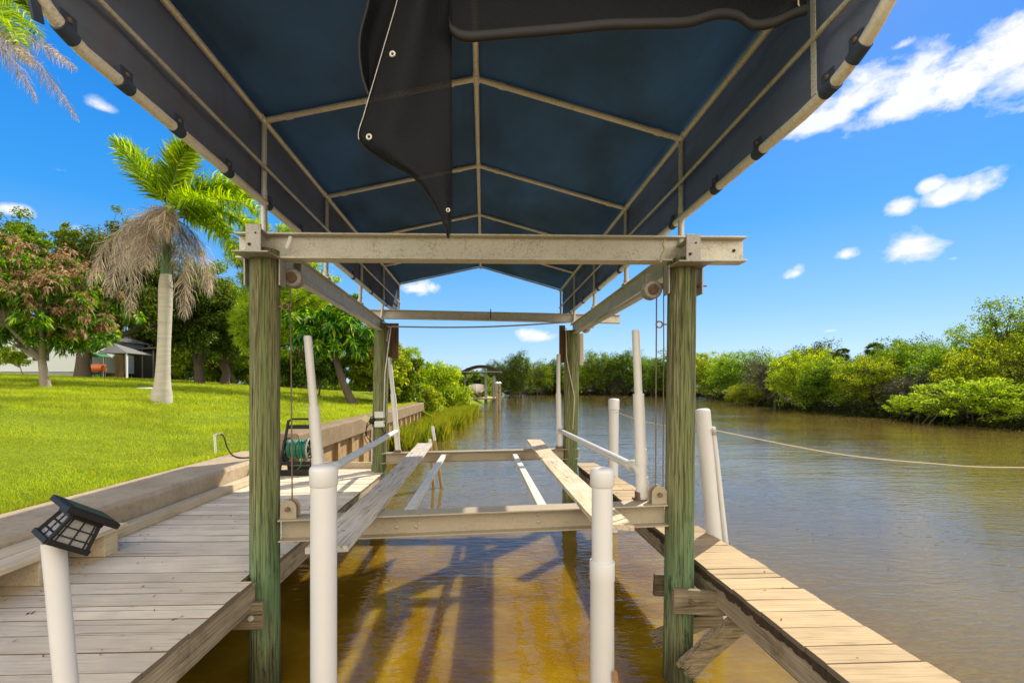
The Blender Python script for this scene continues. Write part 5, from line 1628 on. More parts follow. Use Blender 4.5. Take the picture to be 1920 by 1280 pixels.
def qfaces(v, k=4):
    return np.arange(len(v)).reshape(-1, k)


def tree(name, label, cat, base, fork, centers, rads, per, leaf, L, wid, r0, bark, seed, group=None, droop=.25, flat=.75, rosette=0, extra=None, nmain=5, trunk_pts=None):
    """centers are world points (array); base, fork world points"""
    t = thing(name, label, cat, base, group)
    mb = MB(); limbs(mb, base, fork, centers, r0, seed, nmain, trunk_pts=trunk_pts)
    mb.build('trunk', bark, t, smooth=60)
    v = clump_crown(seed, centers, rads, per, L, wid, droop, flat, rosette)
    finish('crown', v, None, leaf, t, flat_quads=qfaces(v))
    if extra:
        cs, rs, per2, mat2, L2, nm2, ros2 = extra
        v = clump_crown(seed + 1, cs, rs, per2, L2, wid, .55, .8, ros2)
        finish(nm2, v, None, mat2, t, flat_quads=qfaces(v))
    return t


def on_lawn(px, Y, py=0):
    p = P(px, py, Y); p.z = float(lawn_z(p.x, Y)); return p


def px_tree(name, label, cat, base_px, Y, box, nclump, leaf, L, per, seed, r0=.2, bark='bark', fork_py=None, group=None, wid=.22, depth=.9, crad=.26, low=-.6, flat=.75, rosette=0, droop=.25, extra_fn=None, base_z=None, power=.5, nmain=5):
    """tree whose crown fills the photo-pixel box (x0,y0,x1,y1) at distance Y"""
    x0, y0, x1, y1 = box
    a = P(x0, y1, Y); b = P(x1, y0, Y); c = (a + b) / 2; rx = (b.x - a.x) / 2; rz = (b.z - a.z) / 2
    base = on_lawn(base_px, Y) if base_z is None else V((P(base_px, 0, Y).x, Y, base_z))
    fork = V((base.x * .7 + c.x * .3, Y, base.z + max(.5, (a.z - base.z) * .9 + .12 * rz))) if fork_py is None else P(fork_py[0], fork_py[1], Y)
    cl = crad * min(rx, rz)
    q = crown_centers(seed, nclump, rx - cl * .8, (rx * depth) - cl * .5, rz - cl * .7, 0, low, power) + np.array([c.x, Y, c.z])
    rr = np.random.default_rng(seed + 9); rads = cl * rr.uniform(.65, 1.35, len(q))
    ex = extra_fn(q, rads, c, rx, rz) if extra_fn else None
    return tree(name, label, cat, base, fork, q, rads, per, leaf, L, wid, r0, bark, seed, group, droop, flat, rosette, ex, nmain)


# --- mango tree with dead brown flower heads
def mango_extra(q, rads, c, rx, rz):
    r = np.random.default_rng(77)
    k = r.permutation(len(q)); o = q - np.array(c); sc = o[:, 2] / rz + .25 * o[:, 0] / rx + r.normal(size=len(q)) * .35
    k = np.argsort(-sc)[:int(len(q) * .55)]
    cs = q[k] + unit(o[k]) * (rads[k][:, None] * .55) + np.array([0, -.15, .05])
    return (cs, rads[k] * 1.0, 230, 'leaf_brown', .13, 'dry_foliage', 10)


px_tree('mango_tree', 'mango tree on the lawn at far left, green leaves mixed with dead brown clusters', 'tree', 86, 17.0, (-95, 468, 234, 698), 130, 'leaf_glossy', .20, 190, 11, .14, 'bark_pale', fork_py=(78, 672), crad=.18, wid=.14, rosette=9, droop=.45, extra_fn=mango_extra, depth=.85, low=-.9, nmain=7)
# --- oaks and others beyond the lawn
OAK = 'oak trees beyond the lawn'
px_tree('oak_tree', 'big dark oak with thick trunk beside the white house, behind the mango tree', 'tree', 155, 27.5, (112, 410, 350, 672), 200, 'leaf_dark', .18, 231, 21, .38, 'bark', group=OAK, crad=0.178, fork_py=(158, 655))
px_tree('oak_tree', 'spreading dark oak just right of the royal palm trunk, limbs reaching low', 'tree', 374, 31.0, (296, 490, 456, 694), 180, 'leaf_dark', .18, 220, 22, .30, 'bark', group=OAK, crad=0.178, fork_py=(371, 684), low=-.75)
px_tree('oak_tree', 'oak with a straight dark trunk, close left of the front left piling', 'tree', 421, 33.0, (380, 520, 515, 694), 140, 'leaf_mid', .18, 209, 23, .28, 'bark', group=OAK, crad=0.192, fork_py=(421, 680), low=-.75)
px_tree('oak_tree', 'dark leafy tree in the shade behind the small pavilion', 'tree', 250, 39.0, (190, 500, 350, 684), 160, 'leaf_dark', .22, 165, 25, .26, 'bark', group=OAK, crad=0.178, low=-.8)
px_tree('background_tree', 'light green tree showing in the gap right of the royal palm trunk', 'tree', 400, 48.0, (318, 470, 480, 700), 170, 'leaf_mid', .25, 130, 36, .24, crad=.17, low=-.8)
px_tree('background_tree', 'yellow green tree far back behind the left guide pipe', 'tree', 570, 44.0, (478, 460, 650, 706), 190, 'leaf_yellow', .24, 130, 37, .24, crad=.17, low=-.8)
px_tree('background_tree', 'dense tree closing the gap between mango and royal palm', 'tree', 240, 47.0, (180, 430, 330, 690), 170, 'leaf_mid', .24, 140, 38, .24, crad=.17, low=-.8)
px_tree('background_tree', 'tall light green tree rising behind the mango at the far left edge', 'tree', 40, 38, (-70, 380, 92, 660), 220, 'leaf_mid', .24, 143, 31, .3, crad=0.163, fork_py=(35, 640))
px_tree('background_tree', 'feathery tree with a ragged top between mango and royal palm', 'tree', 150, 42, (66, 400, 178, 660), 180, 'leaf_mid', .22, 132, 32, .28, crad=0.148, fork_py=(130, 640), power=.75)
px_tree('background_tree', 'loose pale tree whose twiggy top shows left of the palm crown', 'tree', 225, 44, (146, 376, 304, 670), 190, 'leaf_mid', .21, 121, 33, .28, crad=0.141, fork_py=(215, 640), power=.85)
px_tree('background_tree', 'tree filling the gap under the royal palm fronds, left of the piling', 'tree', 440, 40, (330, 540, 490, 712), 180, 'leaf_mid', .22, 143, 34, .22, crad=0.178, low=-.8)
# pine: needles in tufts along long limbs
def pine(label, base_px, Y, tufts, seed):
    base = on_lawn(base_px, Y); r = random.Random(seed)
    t = thing('pine_tree', label, 'tree', base)
    mb = MB(); top = P(base_px + 6, 455, Y)
    mb.tube([base, base.lerp(top, .4), top], [.26, .19, .06], 10)
    cs = []
    for (px, py, dy) in tufts:
        e = P(px, py, Y + dy); s = base.lerp(top, max(.25, min(.95, ((e.z - base.z) / (top.z - base.z)) - .06)))
        k = s.lerp(e, .55) + V((0, 0, -.18 * (e - s).length * .5 + r.uniform(-.1, .2)))
        mb.tube([s, k, e], [.06, .04, .014], 6)
        for f in (.5, .7, .85, 1.0):
            q = s * (1 - f) ** 2 + k * 2 * f * (1 - f) + e * f * f
            for _ in range(5):
                cs.append((q.x + r.uniform(-.55, .55), q.y + r.uniform(-.55, .55), q.z + r.uniform(-.15, .35)))
    mb.build('trunk', 'bark', t, smooth=60)
    rr = np.random.default_rng(seed); cs = np.array(cs); n = 60
    pos = np.repeat(cs, n, 0); d = unit(rr.normal(size=(len(pos), 3)) + np.array([0, 0, .35]))
    nm = unit(np.cross(d, rr.normal(size=d.shape)))
    v = leaf_arrays(rr, pos, nm, .38, .040, .1, d)
    finish('crown', v, None, 'leaf_pine', t, flat_quads=qfaces(v))
    return t


pr_ = random.Random(12)
pine('long limbed pine with tufted yellow green needles, behind the front left piling', 500, 26.0,
     [(450 + 150 * pr_.random(), 425 + 230 * pr_.random(), pr_.uniform(-2, 2)) for _ in range(48)] + [(575, 425, 0), (560, 470, .5), (600, 560, -1), (585, 610, 0), (440, 470, 0), (455, 600, .6), (470, 425, 0)], 41)
px_tree('broadleaf_tree', 'tree with big drooping bright leaves and leaning trunk, between the two left pilings', 'tree', 660, 24.0, (540, 545, 722, 710), 95, 'leaf_glossy', .32, 120, 51, .20, 'bark', fork_py=(628, 668), crad=0.141, wid=.17, rosette=8, droop=.4, low=-.6, power=.65)
px_tree('broadleaf_tree', 'lower bright green tree leaning over the lawn by the far left piling', 'tree', 712, 27.0, (636, 622, 772, 748), 160, 'leaf_yellow', .19, 154, 52, .16, 'bark', crad=0.178, low=-.85)
px_tree('shrub', 'dark low shrub on the lawn right of the front left piling', 'shrub', 598, 26.0, (556, 660, 646, 726), 80, 'leaf_dark', .17, 143, 53, .06, 'bark', crad=0.252, low=-.8)
px_tree('shrub', 'pale shrub in front of the white house, left of the mango trunk', 'shrub', 44, 26.0, (-20, 642, 62, 704), 44, 'leaf_yellow', .13, 82, 54, .03, 'bark_pale', crad=0.222, power=.8)
px_tree('hedge_tree', 'bright bush in the sun between the royal palm and the oak trunks', 'shrub', 345, 37.0, (312, 645, 376, 716), 88, 'leaf_yellow', .2, 121, 55, .05, crad=0.266, low=-.9)
px_tree('hedge_tree', 'sunny shrubbery far behind the two oak trunks', 'shrub', 400, 46.0, (360, 650, 500, 722), 128, 'leaf_yellow', .25, 132, 56, .06, crad=0.296, low=-.9)
px_tree('hedge_tree', 'far shrubs seen through the gap right of the front left piling', 'shrub', 550, 46.0, (480, 640, 660, 732), 160, 'leaf_mid', .27, 132, 57, .06, crad=0.266, low=-.9)
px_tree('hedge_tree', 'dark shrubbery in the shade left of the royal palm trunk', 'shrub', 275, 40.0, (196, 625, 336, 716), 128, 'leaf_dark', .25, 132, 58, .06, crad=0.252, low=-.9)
# left bank bushes
px_tree('round_bush', 'big rounded yellow green bush on the left bank beside the distant boat lift', 'bush', 826, 44.0, (764, 668, 888, 794), 180, 'leaf_yellow', .22, 165, 61, .12, crad=0.192, low=-.95, base_z=.9)
px_tree('round_bush', 'low pale bush spilling over the end of the seawall', 'bush', 786, 34.0, (730, 712, 838, 800), 140, 'leaf_yellow', .16, 143, 62, .06, crad=0.207, low=-.95, base_z=1.2)
px_tree('round_bush', 'leafy bush close behind the seawall, right of the far left piling', 'bush', 742, 30.0, (696, 640, 800, 786), 160, 'leaf_mid', .17, 154, 63, .08, crad=0.192, low=-.9, base_z=1.5)
px_tree('bank_tree', 'dark trees on the left bank behind the small palm', 'tree', 800, 62.0, (734, 680, 864, 762), 140, 'leaf_dark', .3, 121, 64, .15, crad=0.237, low=-.9, base_z=1.6)
px_tree('bank_tree', 'low trees behind the arched canopy of the distant lift', 'tree', 880, 72.0, (834, 686, 930, 757), 120, 'leaf_mid', .34, 110, 65, .15, crad=0.237, low=-.9, base_z=1.0)


# ------------------------------------------------------------------ palms
def frond(mb, mr, b0, b1, b2, Lmax, n, seed, dead=False, plume=.9, wid=.018, rr=.022):
    """one feather frond along a bent rachis from b0 to b2"""
    r = random.Random(seed)
    b0, b1, b2 = V(b0), V(b1), V(b2)
    pt = lambda u: b0 * (1 - u) ** 2 + b1 * 2 * u * (1 - u) + b2 * u * u
    mr.tube([pt(i / 12) for i in range(13)], [rr * (1 - .85 * i / 12) for i in range(13)], 6)
    for i in range(n):
        u = .12 + .88 * i / n; p = pt(u); tg = (pt(min(1, u + .01)) - pt(u - .01)).normalized()
        _, s, up = frame_of(tg)
        ln = Lmax * (math.sin(PI * min(1, .12 + u * .86)) ** .55) * r.uniform(.75, 1.12)
        for sg in (-1, 1):
            a = r.uniform(-plume, plume)
            side = s * (sg * math.cos(a)) + up * math.sin(a)
            g = V((0, 0, -1))
            if dead:
                d1 = (side * r.uniform(.3, .8) + tg * .30 + g * r.uniform(.2, .9) + V((r.uniform(-.3, .3), r.uniform(-.3, .3), 0))).normalized()
                d2 = (d1 * .35 + g * 1.0 + V((r.uniform(-.3, .3), r.uniform(-.3, .3), 0))).normalized()
                w = wid * r.uniform(.35, .8)
            else:
                d1 = (side * .8 + tg * .62 + up * .12).normalized()
                d2 = (side * .6 + tg * .7 + g * r.uniform(.15, .6)).normalized()
                w = wid * r.uniform(.8, 1.15)
            q1 = p + d1 * ln * .5; q2 = q1 + d2 * ln * .5
            wv = d1.cross(side.cross(d1) + V((r.uniform(-.4, .4), r.uniform(-.4, .4), r.uniform(-.4, .4)))).normalized() * w
            if wv.length < 1e-6: wv = up * w
            mb.add([p - wv * .6, p + wv * .6, q1 + wv, q1 - wv, q2], [(0, 1, 2, 3), (3, 2, 4)])


def palm_fronds(t, Y, green, dead, Lg, Ld, n, seed, wid=.02, rr=.022, rel=0.0):
    for k, f in enumerate(green + dead):
        dd = k >= len(green)
        pts = [P(x, y, Y + dy) for x, y, dy in f]
        mb, mr = MB(), MB()
        frond(mb, mr, *pts, Ld if dd else Lg, int(n * .95) if dd else n, seed + k, dd, 1.0, wid * (.62 if dd else 1), rr)
        o = mr.build('dead_frond' if dd else 'frond', 'rachis_dead' if dd else 'rachis', t, smooth=60)
        mb.build('leaflets', 'frond_dead' if dd else 'frond', o)


Yp = 14.0; pb = on_lawn(303, Yp); pb.z -= .05
dz = P(303, 745, Yp).z - pb.z
tr = thing('royal_palm', 'royal palm with a swollen pale trunk on the lawn, green fronds above drooping dead ones', 'palm tree', pb)
prof = [(745, 22.5, 303), (738, 22.5, 303), (725, 18.5, 304.5), (705, 16.0, 305.5), (675, 14.8, 306.5), (640, 14.2, 308), (610, 14.3, 309), (575, 15.0, 310), (545, 15.0, 310.5), (528, 14.0, 311), (514, 11.5, 311)]
mb = MB(); pts = [P(x, y, Yp) for y, r, x in prof]; pts[0].z = pb.z - .05; mb.tube(pts, [r * .745 * Yp / F for y, r, x in prof], 28, True, lambda p, a: 1 + .04 * mnoise.noise(V((math.cos(a) * 1.5, math.sin(a) * 1.5, p.z * 1.2))))
mb.build('trunk', 'palmbark', tr, smooth=60)
mb = MB(); mb.tube([P(311, 516, Yp), P(312, 490, Yp), P(313, 450, Yp), P(315, 415, Yp), P(318, 385, Yp)], [8.6 * Yp / F, 7.9 * Yp / F, 7.4 * Yp / F, 7.8 * Yp / F, 6 * Yp / F], 20); mb.build('crownshaft', 'crownshaft', tr, smooth=60)
G_ = [((316, 395, 0), (272, 330, -.4), (214, 262, -.8)), ((316, 392, 0), (285, 320, .5), (236, 268, .9)), ((320, 392, 0), (322, 300, -.2), (362, 268, -.5)), ((320, 392, 0), (345, 310, .6), (345, 275, .8)), ((318, 395, 0), (300, 330, .2), (262, 300, 1.4)),
      ((322, 400, 0), (410, 345, -.6), (496, 404, -1.1)), ((322, 404, 0), (415, 365, -.2), (478, 440, -.5)), ((322, 398, 0), (385, 325, .2), (455, 352, .3)), ((322, 402, 0), (400, 330, .6), (470, 372, 1.2)), ((322, 410, 0), (400, 395, -.5), (452, 486, -.9)), ((322, 408, 0), (380, 380, .5), (430, 440, 1.0)), ((321, 400, 0), (350, 360, -1), (395, 380, -1.7)), ((318, 395, 0), (318, 340, 1.0), (300, 318, 2.0))]
D_ = [((313, 398, -.1), (285, 372, -.5), (268, 452, -.6)), ((316, 396, -.1), (310, 366, -.6), (306, 440, -.75)), ((312, 405, 0), (215, 392, -.5), (168, 528, -.8)), ((312, 405, 0), (250, 380, -.9), (242, 592, -1.3)), ((310, 408, 0), (235, 410, .4), (205, 550, .7)), ((312, 402, 0), (262, 370, .2), (222, 500, 1.0)), ((310, 405, 0), (270, 400, -.8), (272, 500, -1.2)),
      ((320, 412, 0), (352, 420, -.2), (346, 592, -.3)), ((320, 410, 0), (380, 420, .3), (394, 548, .5))]
palm_fronds(tr, Yp, G_, D_, .72, .95, 165, 100, .019)
Y2 = 8.6; tx = P(-70, 0, Y2).x; b2 = V((tx, Y2, float(lawn_z(tx, Y2)) - .05))
tr2 = thing('royal_palm', 'taller palm with only brown and green frond tips in view at top left', 'palm tree', b2)
cz = P(-70, 30, Y2).z
mb = MB(); mb.tube([b2, b2 + V((0, 0, .3)), b2 + V((0, 0, 2)), V((tx, Y2, cz - 1.2)), V((tx, Y2, cz - .9))], [.32, .26, .21, .2, .15], 22); mb.build('trunk', 'palmbark', tr2, smooth=60)
mb = MB(); mb.tube([V((tx, Y2, cz - 1.0)), V((tx, Y2, cz - .5)), V((tx, Y2, cz + .1))], [.14, .13, .1], 18); mb.build('crownshaft', 'crownshaft', tr2, smooth=60)
G2 = [((-70, 20, 0), (-20, -30, -.2), (74, 66, -.4)), ((-70, 20, 0), (0, -60, .2), (66, 20, .6)), ((-70, 20, 0), (-40, -60, .5), (40, -20, .9)), ((-70, 20, 0), (-100, -120, .2), (-160, -40, .4)), ((-70, 20, 0), (-10, -10, -.8), (40, 84, -1.3))]
D2 = [((-70, 25, 0), (50, 38, -.2), (142, 128, -.4)), ((-70, 25, 0), (50, 60, .1), (146, 225, .2)), ((-70, 25, 0), (10, 40, -.5), (60, 120, -.9)), ((-70, 25, 0), (-100, 40, 0), (-130, 200, .2)), ((-70, 30, 0), (10, 70, .5), (70, 190, .8))]
palm_fronds(tr2, Y2, G2, D2, .50, .40, 170, 300, .011, .017)
# small palm on the left bank with an orange dead skirt
Y3 = 40.0
p3 = V((P(765, 0, Y3).x, Y3, 1.5))
tr3 = thing('small_palm', 'small palm with feathery fronds against the sky, orange dead skirt below its crown', 'palm tree', p3)
mb = MB(); mb.tube([p3, P(764, 700, Y3), P(766, 665, Y3)], [.22, .16, .11], 12); mb.build('trunk', 'palmbark', tr3, smooth=60)
rp = random.Random(31); G3 = []
for k in range(13):
    a = 2 * PI * k / 13 + rp.uniform(-.2, .2); ln = rp.uniform(24, 33)
    G3.append(((766, 664, 0), (766 + ln * .6 * math.cos(a), 664 - rp.uniform(10, 30), 1.1 * math.sin(a)), (766 + ln * math.cos(a), 664 + rp.uniform(2, 26), 1.7 * math.sin(a))))
palm_fronds(tr3, Y3, G3, [], .50, .5, 34, 500, .022, .03)
mb, mr = MB(), MB()
for k in range(4): frond(mb, mr, P(768, 670, Y3 - .2), P(776 + 3 * k, 672, Y3 - .3), P(770 + 5 * k, 712, Y3 - .4), .4, 30, 700 + k, True, 1.0, .05, .03)
mr.build('dead_skirt', 'rachis_dead', tr3); 
o3 = mb.build('dead_leaflets', 'leaf_orange', tr3)

# ------------------------------------------------------------------ trees of the far and right banks
# a few grown trees, each copied with its own turn, size and hue
def proto(seed, W_, H_, nclump, per, leaf, L, wid=.22, r0=.18, low=-.97, crad=.125, bark='bark', power=.45, rosette=0):
    cz = H_ * .50; rx = W_ / 2; rz = H_ * .54; cl = crad * min(rx, rz) * 1.15
    q = crown_centers(seed, nclump, rx - cl * .6, rx * .95 - cl * .6, rz - cl * .5, cz, low, power)
    rr = np.random.default_rng(seed); rads = cl * rr.uniform(.5, 1.75, len(q))
    me_t = MB(); limbs(me_t, (0, 0, 0), (0, 0, H_ * .2), q, r0, seed, 6)
    rd = random.Random(seed)
    keep = (q[:, 2] > H_ * .34) | (rr.uniform(0, 1, len(q)) > .45); q = q[keep]; rads = rads[keep]
    for k in range(26):                      # prop roots and low stems
        a = rd.uniform(0, 2 * PI); l = rd.uniform(.6, W_ * .42); h_ = rd.uniform(.5, 2.4); j = rd.uniform(-.5, .5)
        me_t.tube([(math.cos(a) * l, math.sin(a) * l, -.4 + (.9 if k % 3 == 0 else 0)), (math.cos(a + j * .4) * l * .7, math.sin(a + j * .4) * l * .7, h_ * .6), (math.cos(a) * .3, math.sin(a) * .3, h_)], [.02, .03, .045], 5)
    v = clump_crown(seed, q, rads, per, L, wid, .25, .8, rosette)
    return me_t, v, leaf, bark


PRO = {}
for key, a in {
    'mangrove': (201, 9, 7.0, 330, 100, 'leaf_mid', .18), 'bright': (202, 8, 6.0, 290, 105, 'leaf_yellow', .17),
    'dense': (203, 9, 8.0, 280, 100, 'leaf_dark', .23), 'shrub': (204, 6, 3.4, 220, 125, 'leaf_yellow', .125),
    'twiggy': (205, 7, 6.0, 170, 48, 'leaf_grey', .16), 'tall': (206, 7, 9.5, 210, 95, 'leaf_mid', .19)}.items():
    sd, w_, h_, nc, per, leaf, L = a
    PRO[key] = (proto(sd, w_, h_, nc, per, leaf, L, power=.7 if key in ('twiggy', 'tall') else .5), w_, h_)
FIRST = {}


def bank_tree(kind, name, label, cat, px, Y, wpx, top_py, group, z0=0.15):
    """copy of a grown tree: wpx wide in the photo, its top at top_py"""
    (mbt, v, leaf, bark), w_, h_ = PRO[kind]
    p = P(px, 0, Y); H = P(px, top_py, Y).z - z0; S = wpx * Y / F / w_
    if kind not in FIRST:
        r = thing(name, label, cat, (0, 0, 0), group)
        mbt.build('trunk', bark, r, smooth=60); finish('crown', v, None, leaf, r, flat_quads=qfaces(v))
        FIRST[kind] = r; o = r
    else:
        r = FIRST[kind]; o = r.copy(); COL.objects.link(o)
        o.name = name
        for ch in r.children:
            c = ch.copy(); COL.objects.link(c); c.parent = o
        tag(o, label, cat, group)
    o.location = (p.x, Y, z0 - .1); o.rotation_euler = (0, 0, random.uniform(0, 6.28)); o.scale = (S, S, H / h_)
    return o


GB = 'mangroves and trees along the right bank'; GF = 'trees along the far shore'
RB = [
    # kind, name, label, cat, px, Y, width px, top py
    ('shrub', 'mangrove_bush', 'bright yellow green mangrove reaching low over the water at the right edge', 'bush', 1830, 31.2, 210, 712),
    ('shrub', 'mangrove_bush', 'low yellow green mangrove left of the one at the right edge, dipping to the water', 'bush', 1735, 34.5, 110, 738),
    ('tall', 'mangrove_tree', 'tallest tree on the right bank, topping the treeline at the right edge', 'tree', 1915, 36, 190, 556),
    ('bright', 'mangrove_tree', 'broad bright mangrove in front of the tallest tree at the right', 'tree', 1880, 33.8, 190, 628),
    ('tall', 'mangrove_tree', 'tree with an open rounded top, second highest on the right bank', 'tree', 1828, 42, 120, 606),
    ('mangrove', 'mangrove_tree', 'green mangrove directly above the low yellow bushes at the right', 'tree', 1790, 38.5, 170, 648),
    ('twiggy', 'bare_mangrove', 'grey half bare mangrove with twigs showing, left of the low yellow bushes', 'tree', 1718, 38.5, 130, 692),
    ('mangrove', 'mangrove_tree', 'mangrove behind the grey half bare one, rounded green top', 'tree', 1712, 44, 150, 640),
    ('bright', 'mangrove_tree', 'yellow green mangrove at the middle of the right bank', 'tree', 1640, 44, 150, 668),
    ('dense', 'mangrove_tree', 'dark topped tree behind the two cabbage palms', 'tree', 1690, 52, 150, 640),
    ('mangrove', 'mangrove_tree', 'mangrove at the water below the left cabbage palm', 'tree', 1575, 48, 150, 676),
    ('bright', 'mangrove_tree', 'bright leafy mangrove right of the fallen bleached trunk', 'tree', 1512, 52, 130, 655),
    ('dense', 'mangrove_tree', 'darker tree peeking over the bright mangroves near the left cabbage palm', 'tree', 1530, 62, 120, 645),
    ('twiggy', 'bare_mangrove', 'sparse grey mangrove with bleached limbs, second from the right bank point', 'tree', 1440, 64, 110, 660),
    ('bright', 'mangrove_bush', 'low bright bush at the point where the right bank turns away', 'bush', 1402, 66, 80, 722),
    ('mangrove', 'mangrove_tree', 'mangrove on the right bank near its turning point', 'tree', 1465, 70, 120, 672),
    ('mangrove', 'mangrove_tree', 'spreading tree just beyond the turning point of the right bank', 'tree', 1398, 88, 140, 662),
    ('bright', 'mangrove_tree', 'yellowish tree immediately right of the front right piling', 'tree', 1335, 104, 120, 662),
    ('dense', 'mangrove_tree', 'dark tree right behind the front right piling', 'tree', 1270, 128, 130, 664),
]
for k, nm, lb, ct, px, Y, wpx, top in RB:
    bank_tree(k, nm, lb, ct, px, Y, wpx * 1.12, top - 6, GB)
FB = [('mangrove', 'shore_tree', 'far shore tree seen between the hoist cables and the leaning guide pipe', 'tree', 1222, 142, 96, 668),
      ('dense', 'shore_tree', 'rounded far shore tree directly behind the leaning right guide pipe', 'tree', 1172, 150, 110, 656),
      ('twiggy', 'shore_tree', 'greyish far shore tree left of the leaning right guide pipe', 'tree', 1152, 149, 70, 690),
      ('mangrove', 'shore_tree', 'far shore tree right of the far right piling', 'tree', 1118, 154, 100, 657),
      ('dense', 'shore_tree', 'dark far shore tree just left of the far right piling', 'tree', 1042, 158, 90, 672),
      ('bright', 'shore_tree', 'lighter far shore tree behind the far right piling', 'tree', 1076, 154, 70, 680),
      ('dense', 'shore_tree', 'tallest dark tree of the far shore, right of the distant boat lift', 'tree', 972, 120, 66, 657),
      ('mangrove', 'shore_tree', 'lower dark tree beside the tallest one on the far shore', 'tree', 1008, 148, 70, 676),
      ('dense', 'shore_tree', 'dark tree right behind the roof of the distant boat lift', 'tree', 930, 118, 66, 674)]
for k, nm, lb, ct, px, Y, wpx, top in FB:
    bank_tree(k, nm, lb, ct, px, Y, wpx, top, GF)
# second row, darker, far behind: closes the gaps to the horizon
BK = [(1870, 60, 260, 650), (1740, 70, 240, 662), (1590, 85, 220, 668), (1480, 100, 180, 676), (1370, 135, 150, 680), (1230, 170, 150, 686), (1130, 172, 150, 684), (1040, 175, 140, 688), (960, 150, 110, 690), (1910, 44, 160, 600)]
BL_ = ['at the right edge', 'left of the right edge', 'above the middle of the right bank', 'behind the fallen trunk', 'beyond the turning point', 'behind the front right piling', 'behind the leaning guide pipe', 'left of the far right piling', 'right of the distant lift', 'behind the tallest tree']
for (px, Y, wpx, top), w_ in zip(BK, BL_):
    bank_tree('dense', 'backing_tree', 'dark tree of the second row, ' + w_, 'tree', px, Y, wpx, top, 'second row of trees on the far bank', .4)


# cabbage palms over the right bank
def cabbage(label, px, py, Y, rpx, seed):
    b = P(px, 0, Y); b.z = .3; c = P(px, py, Y)
    t = thing('cabbage_palm', label, 'palm tree', b, 'cabbage palms over the right bank')
    mb = MB(); mb.tube([b, b.lerp(c, .5) + V((.1, 0, 0)), c], [.2, .16, .16], 10); mb.build('trunk', 'bark', t, smooth=60)
    r = np.random.default_rng(seed); R = rpx * Y / F; vs = []
    for k in range(46):
        d = unit(r.normal(size=3) + np.array([0, 0, .45])); o = np.array(c) + d * R * .55
        n = 22; a = np.linspace(-1.3, 1.3, n)
        s = unit(np.cross(d, np.array([0, 0, 1]) + r.normal(size=3) * .2))
        dirs = d * np.cos(a)[:, None] + s * np.sin(a)[:, None]
        vs.append(leaf_arrays(r, np.repeat(o[None], n, 0), unit(np.repeat(np.cross(s, d)[None], n, 0)), R * .55, .08, .35, dirs))
    v = np.concatenate(vs); finish('crown', v, None, 'leaf_dark', t, flat_quads=qfaces(v))


cabbage('left of the two round headed cabbage palms above the right bank', 1580, 664, 60, 14, 5)
cabbage('right and taller of the two round headed cabbage palms above the right bank', 1640, 656, 58, 17, 6)
# a palmetto and the fallen trunk at the water
fp_ = G(1462, 764, 0.1)
t = thing('palmetto', 'bright fan palm at the water beside the fallen bleached trunk', 'palm tree', (fp_.x, fp_.y + 1, .2))
mb = MB(); mb.tube([(fp_.x, fp_.y + 1, 0), (fp_.x, fp_.y + .8, 1.4), P(1464, 726, fp_.y + .8)], [.16, .14, .12], 8); mb.build('trunk', 'bark', t)
r = np.random.default_rng(9); vs = []; c = np.array(P(1462, 720, fp_.y + .8))
for k in range(26):
    d = unit(r.normal(size=3) + np.array([0, 0, .5])); n = 18; a = np.linspace(-1.2, 1.2, n); s = unit(np.cross(d, np.array([0.1, 0, 1])))
    vs.append(leaf_arrays(r, np.repeat((c + d * .6)[None], n, 0), np.repeat(unit(np.cross(s, d))[None], n, 0), .85, .07, .3, d * np.cos(a)[:, None] + s * np.sin(a)[:, None]))
v = np.concatenate(vs); finish('crown', v, None, 'leaf_yellow', t, flat_quads=qfaces(v))
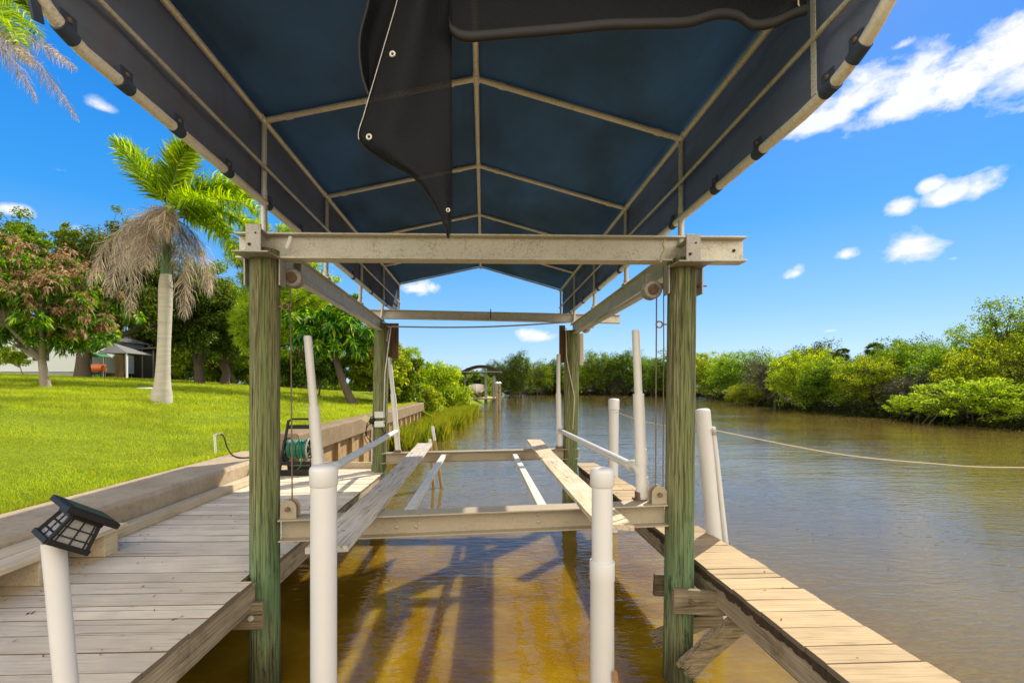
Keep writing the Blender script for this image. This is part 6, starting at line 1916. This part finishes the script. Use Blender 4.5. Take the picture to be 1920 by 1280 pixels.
mb = MB(); mb.tube([P(1462, 738, fp_.y - .2), P(1478, 752, fp_.y - 1.2), P(1510, 760, fp_.y - 2.2)], [.16, .12, .05], 8); mb.tube([P(1478, 752, fp_.y - 1.2), P(1500, 752, fp_.y - 1.8)], [.07, .03], 6)
tag(mb.build('fallen_trunk', 'bark_pale', smooth=60), 'bleached fallen trunk slanting into the water at the right bank', 'log')


# low growth at the feet of the trees: one mass, nobody could count it
def undergrowth(name, mat, path, n, hmax, depth, L, seed, zf):
    r = np.random.default_rng(seed); path = np.array(path, float)
    seg = np.linalg.norm(np.diff(path, axis=0), axis=1); cum = np.concatenate([[0], np.cumsum(seg)])
    s = r.uniform(0, cum[-1], n); x = np.interp(s, cum, path[:, 0]); y = np.interp(s, cum, path[:, 1])
    h = hmax * (.55 + .45 * np.sin(s * .9 + 2 * np.sin(s * .23)) * np.sin(s * .37 + 1))
    u = r.uniform(0, 1, n); a = r.uniform(0, 2 * PI, n); rad = depth * np.sqrt(r.uniform(0, 1, n)) * np.sqrt(np.clip(1 - u * u * .8, .05, 1))
    x = x + rad * np.cos(a); y = y + rad * np.sin(a); z = zf(x, y) + h * u
    p = np.stack([x, y, z], 1); nm = unit(np.array([0, 0, .6]) + r.normal(size=(n, 3)) * .6)
    v = leaf_arrays(r, p, nm, L, .24, .3)
    return struct(finish(name, v, None, mat, origin=(0, 0, 0), flat_quads=qfaces(v)), 'stuff')


undergrowth('mangrove_fringe', 'leaf_shade', [(33.2, 8), (33.0, 28), (32.9, 34), (34.8, 46), (36.8, 57), (45.5, 85), (59.5, 128)], 60000, 1.5, 1.2, .20, 1, lambda x, y: np.zeros_like(x) - .05)
undergrowth('far_shore_fringe', 'leaf_shade', [(59, 128), (50, 147), (32, 153), (7, 166), (-10, 175)], 16000, 2.6, 2.0, .5, 2, lambda x, y: np.zeros_like(x))
undergrowth('lawn_back_hedge', 'leaf_mid', [(-60, 44), (-44, 46), (-30, 50), (-20, 54), (-12, 58), (-6, 66), (-3, 90)], 60000, 3.4, 1.8, .30, 3, lambda x, y: lawn_z(x, y))
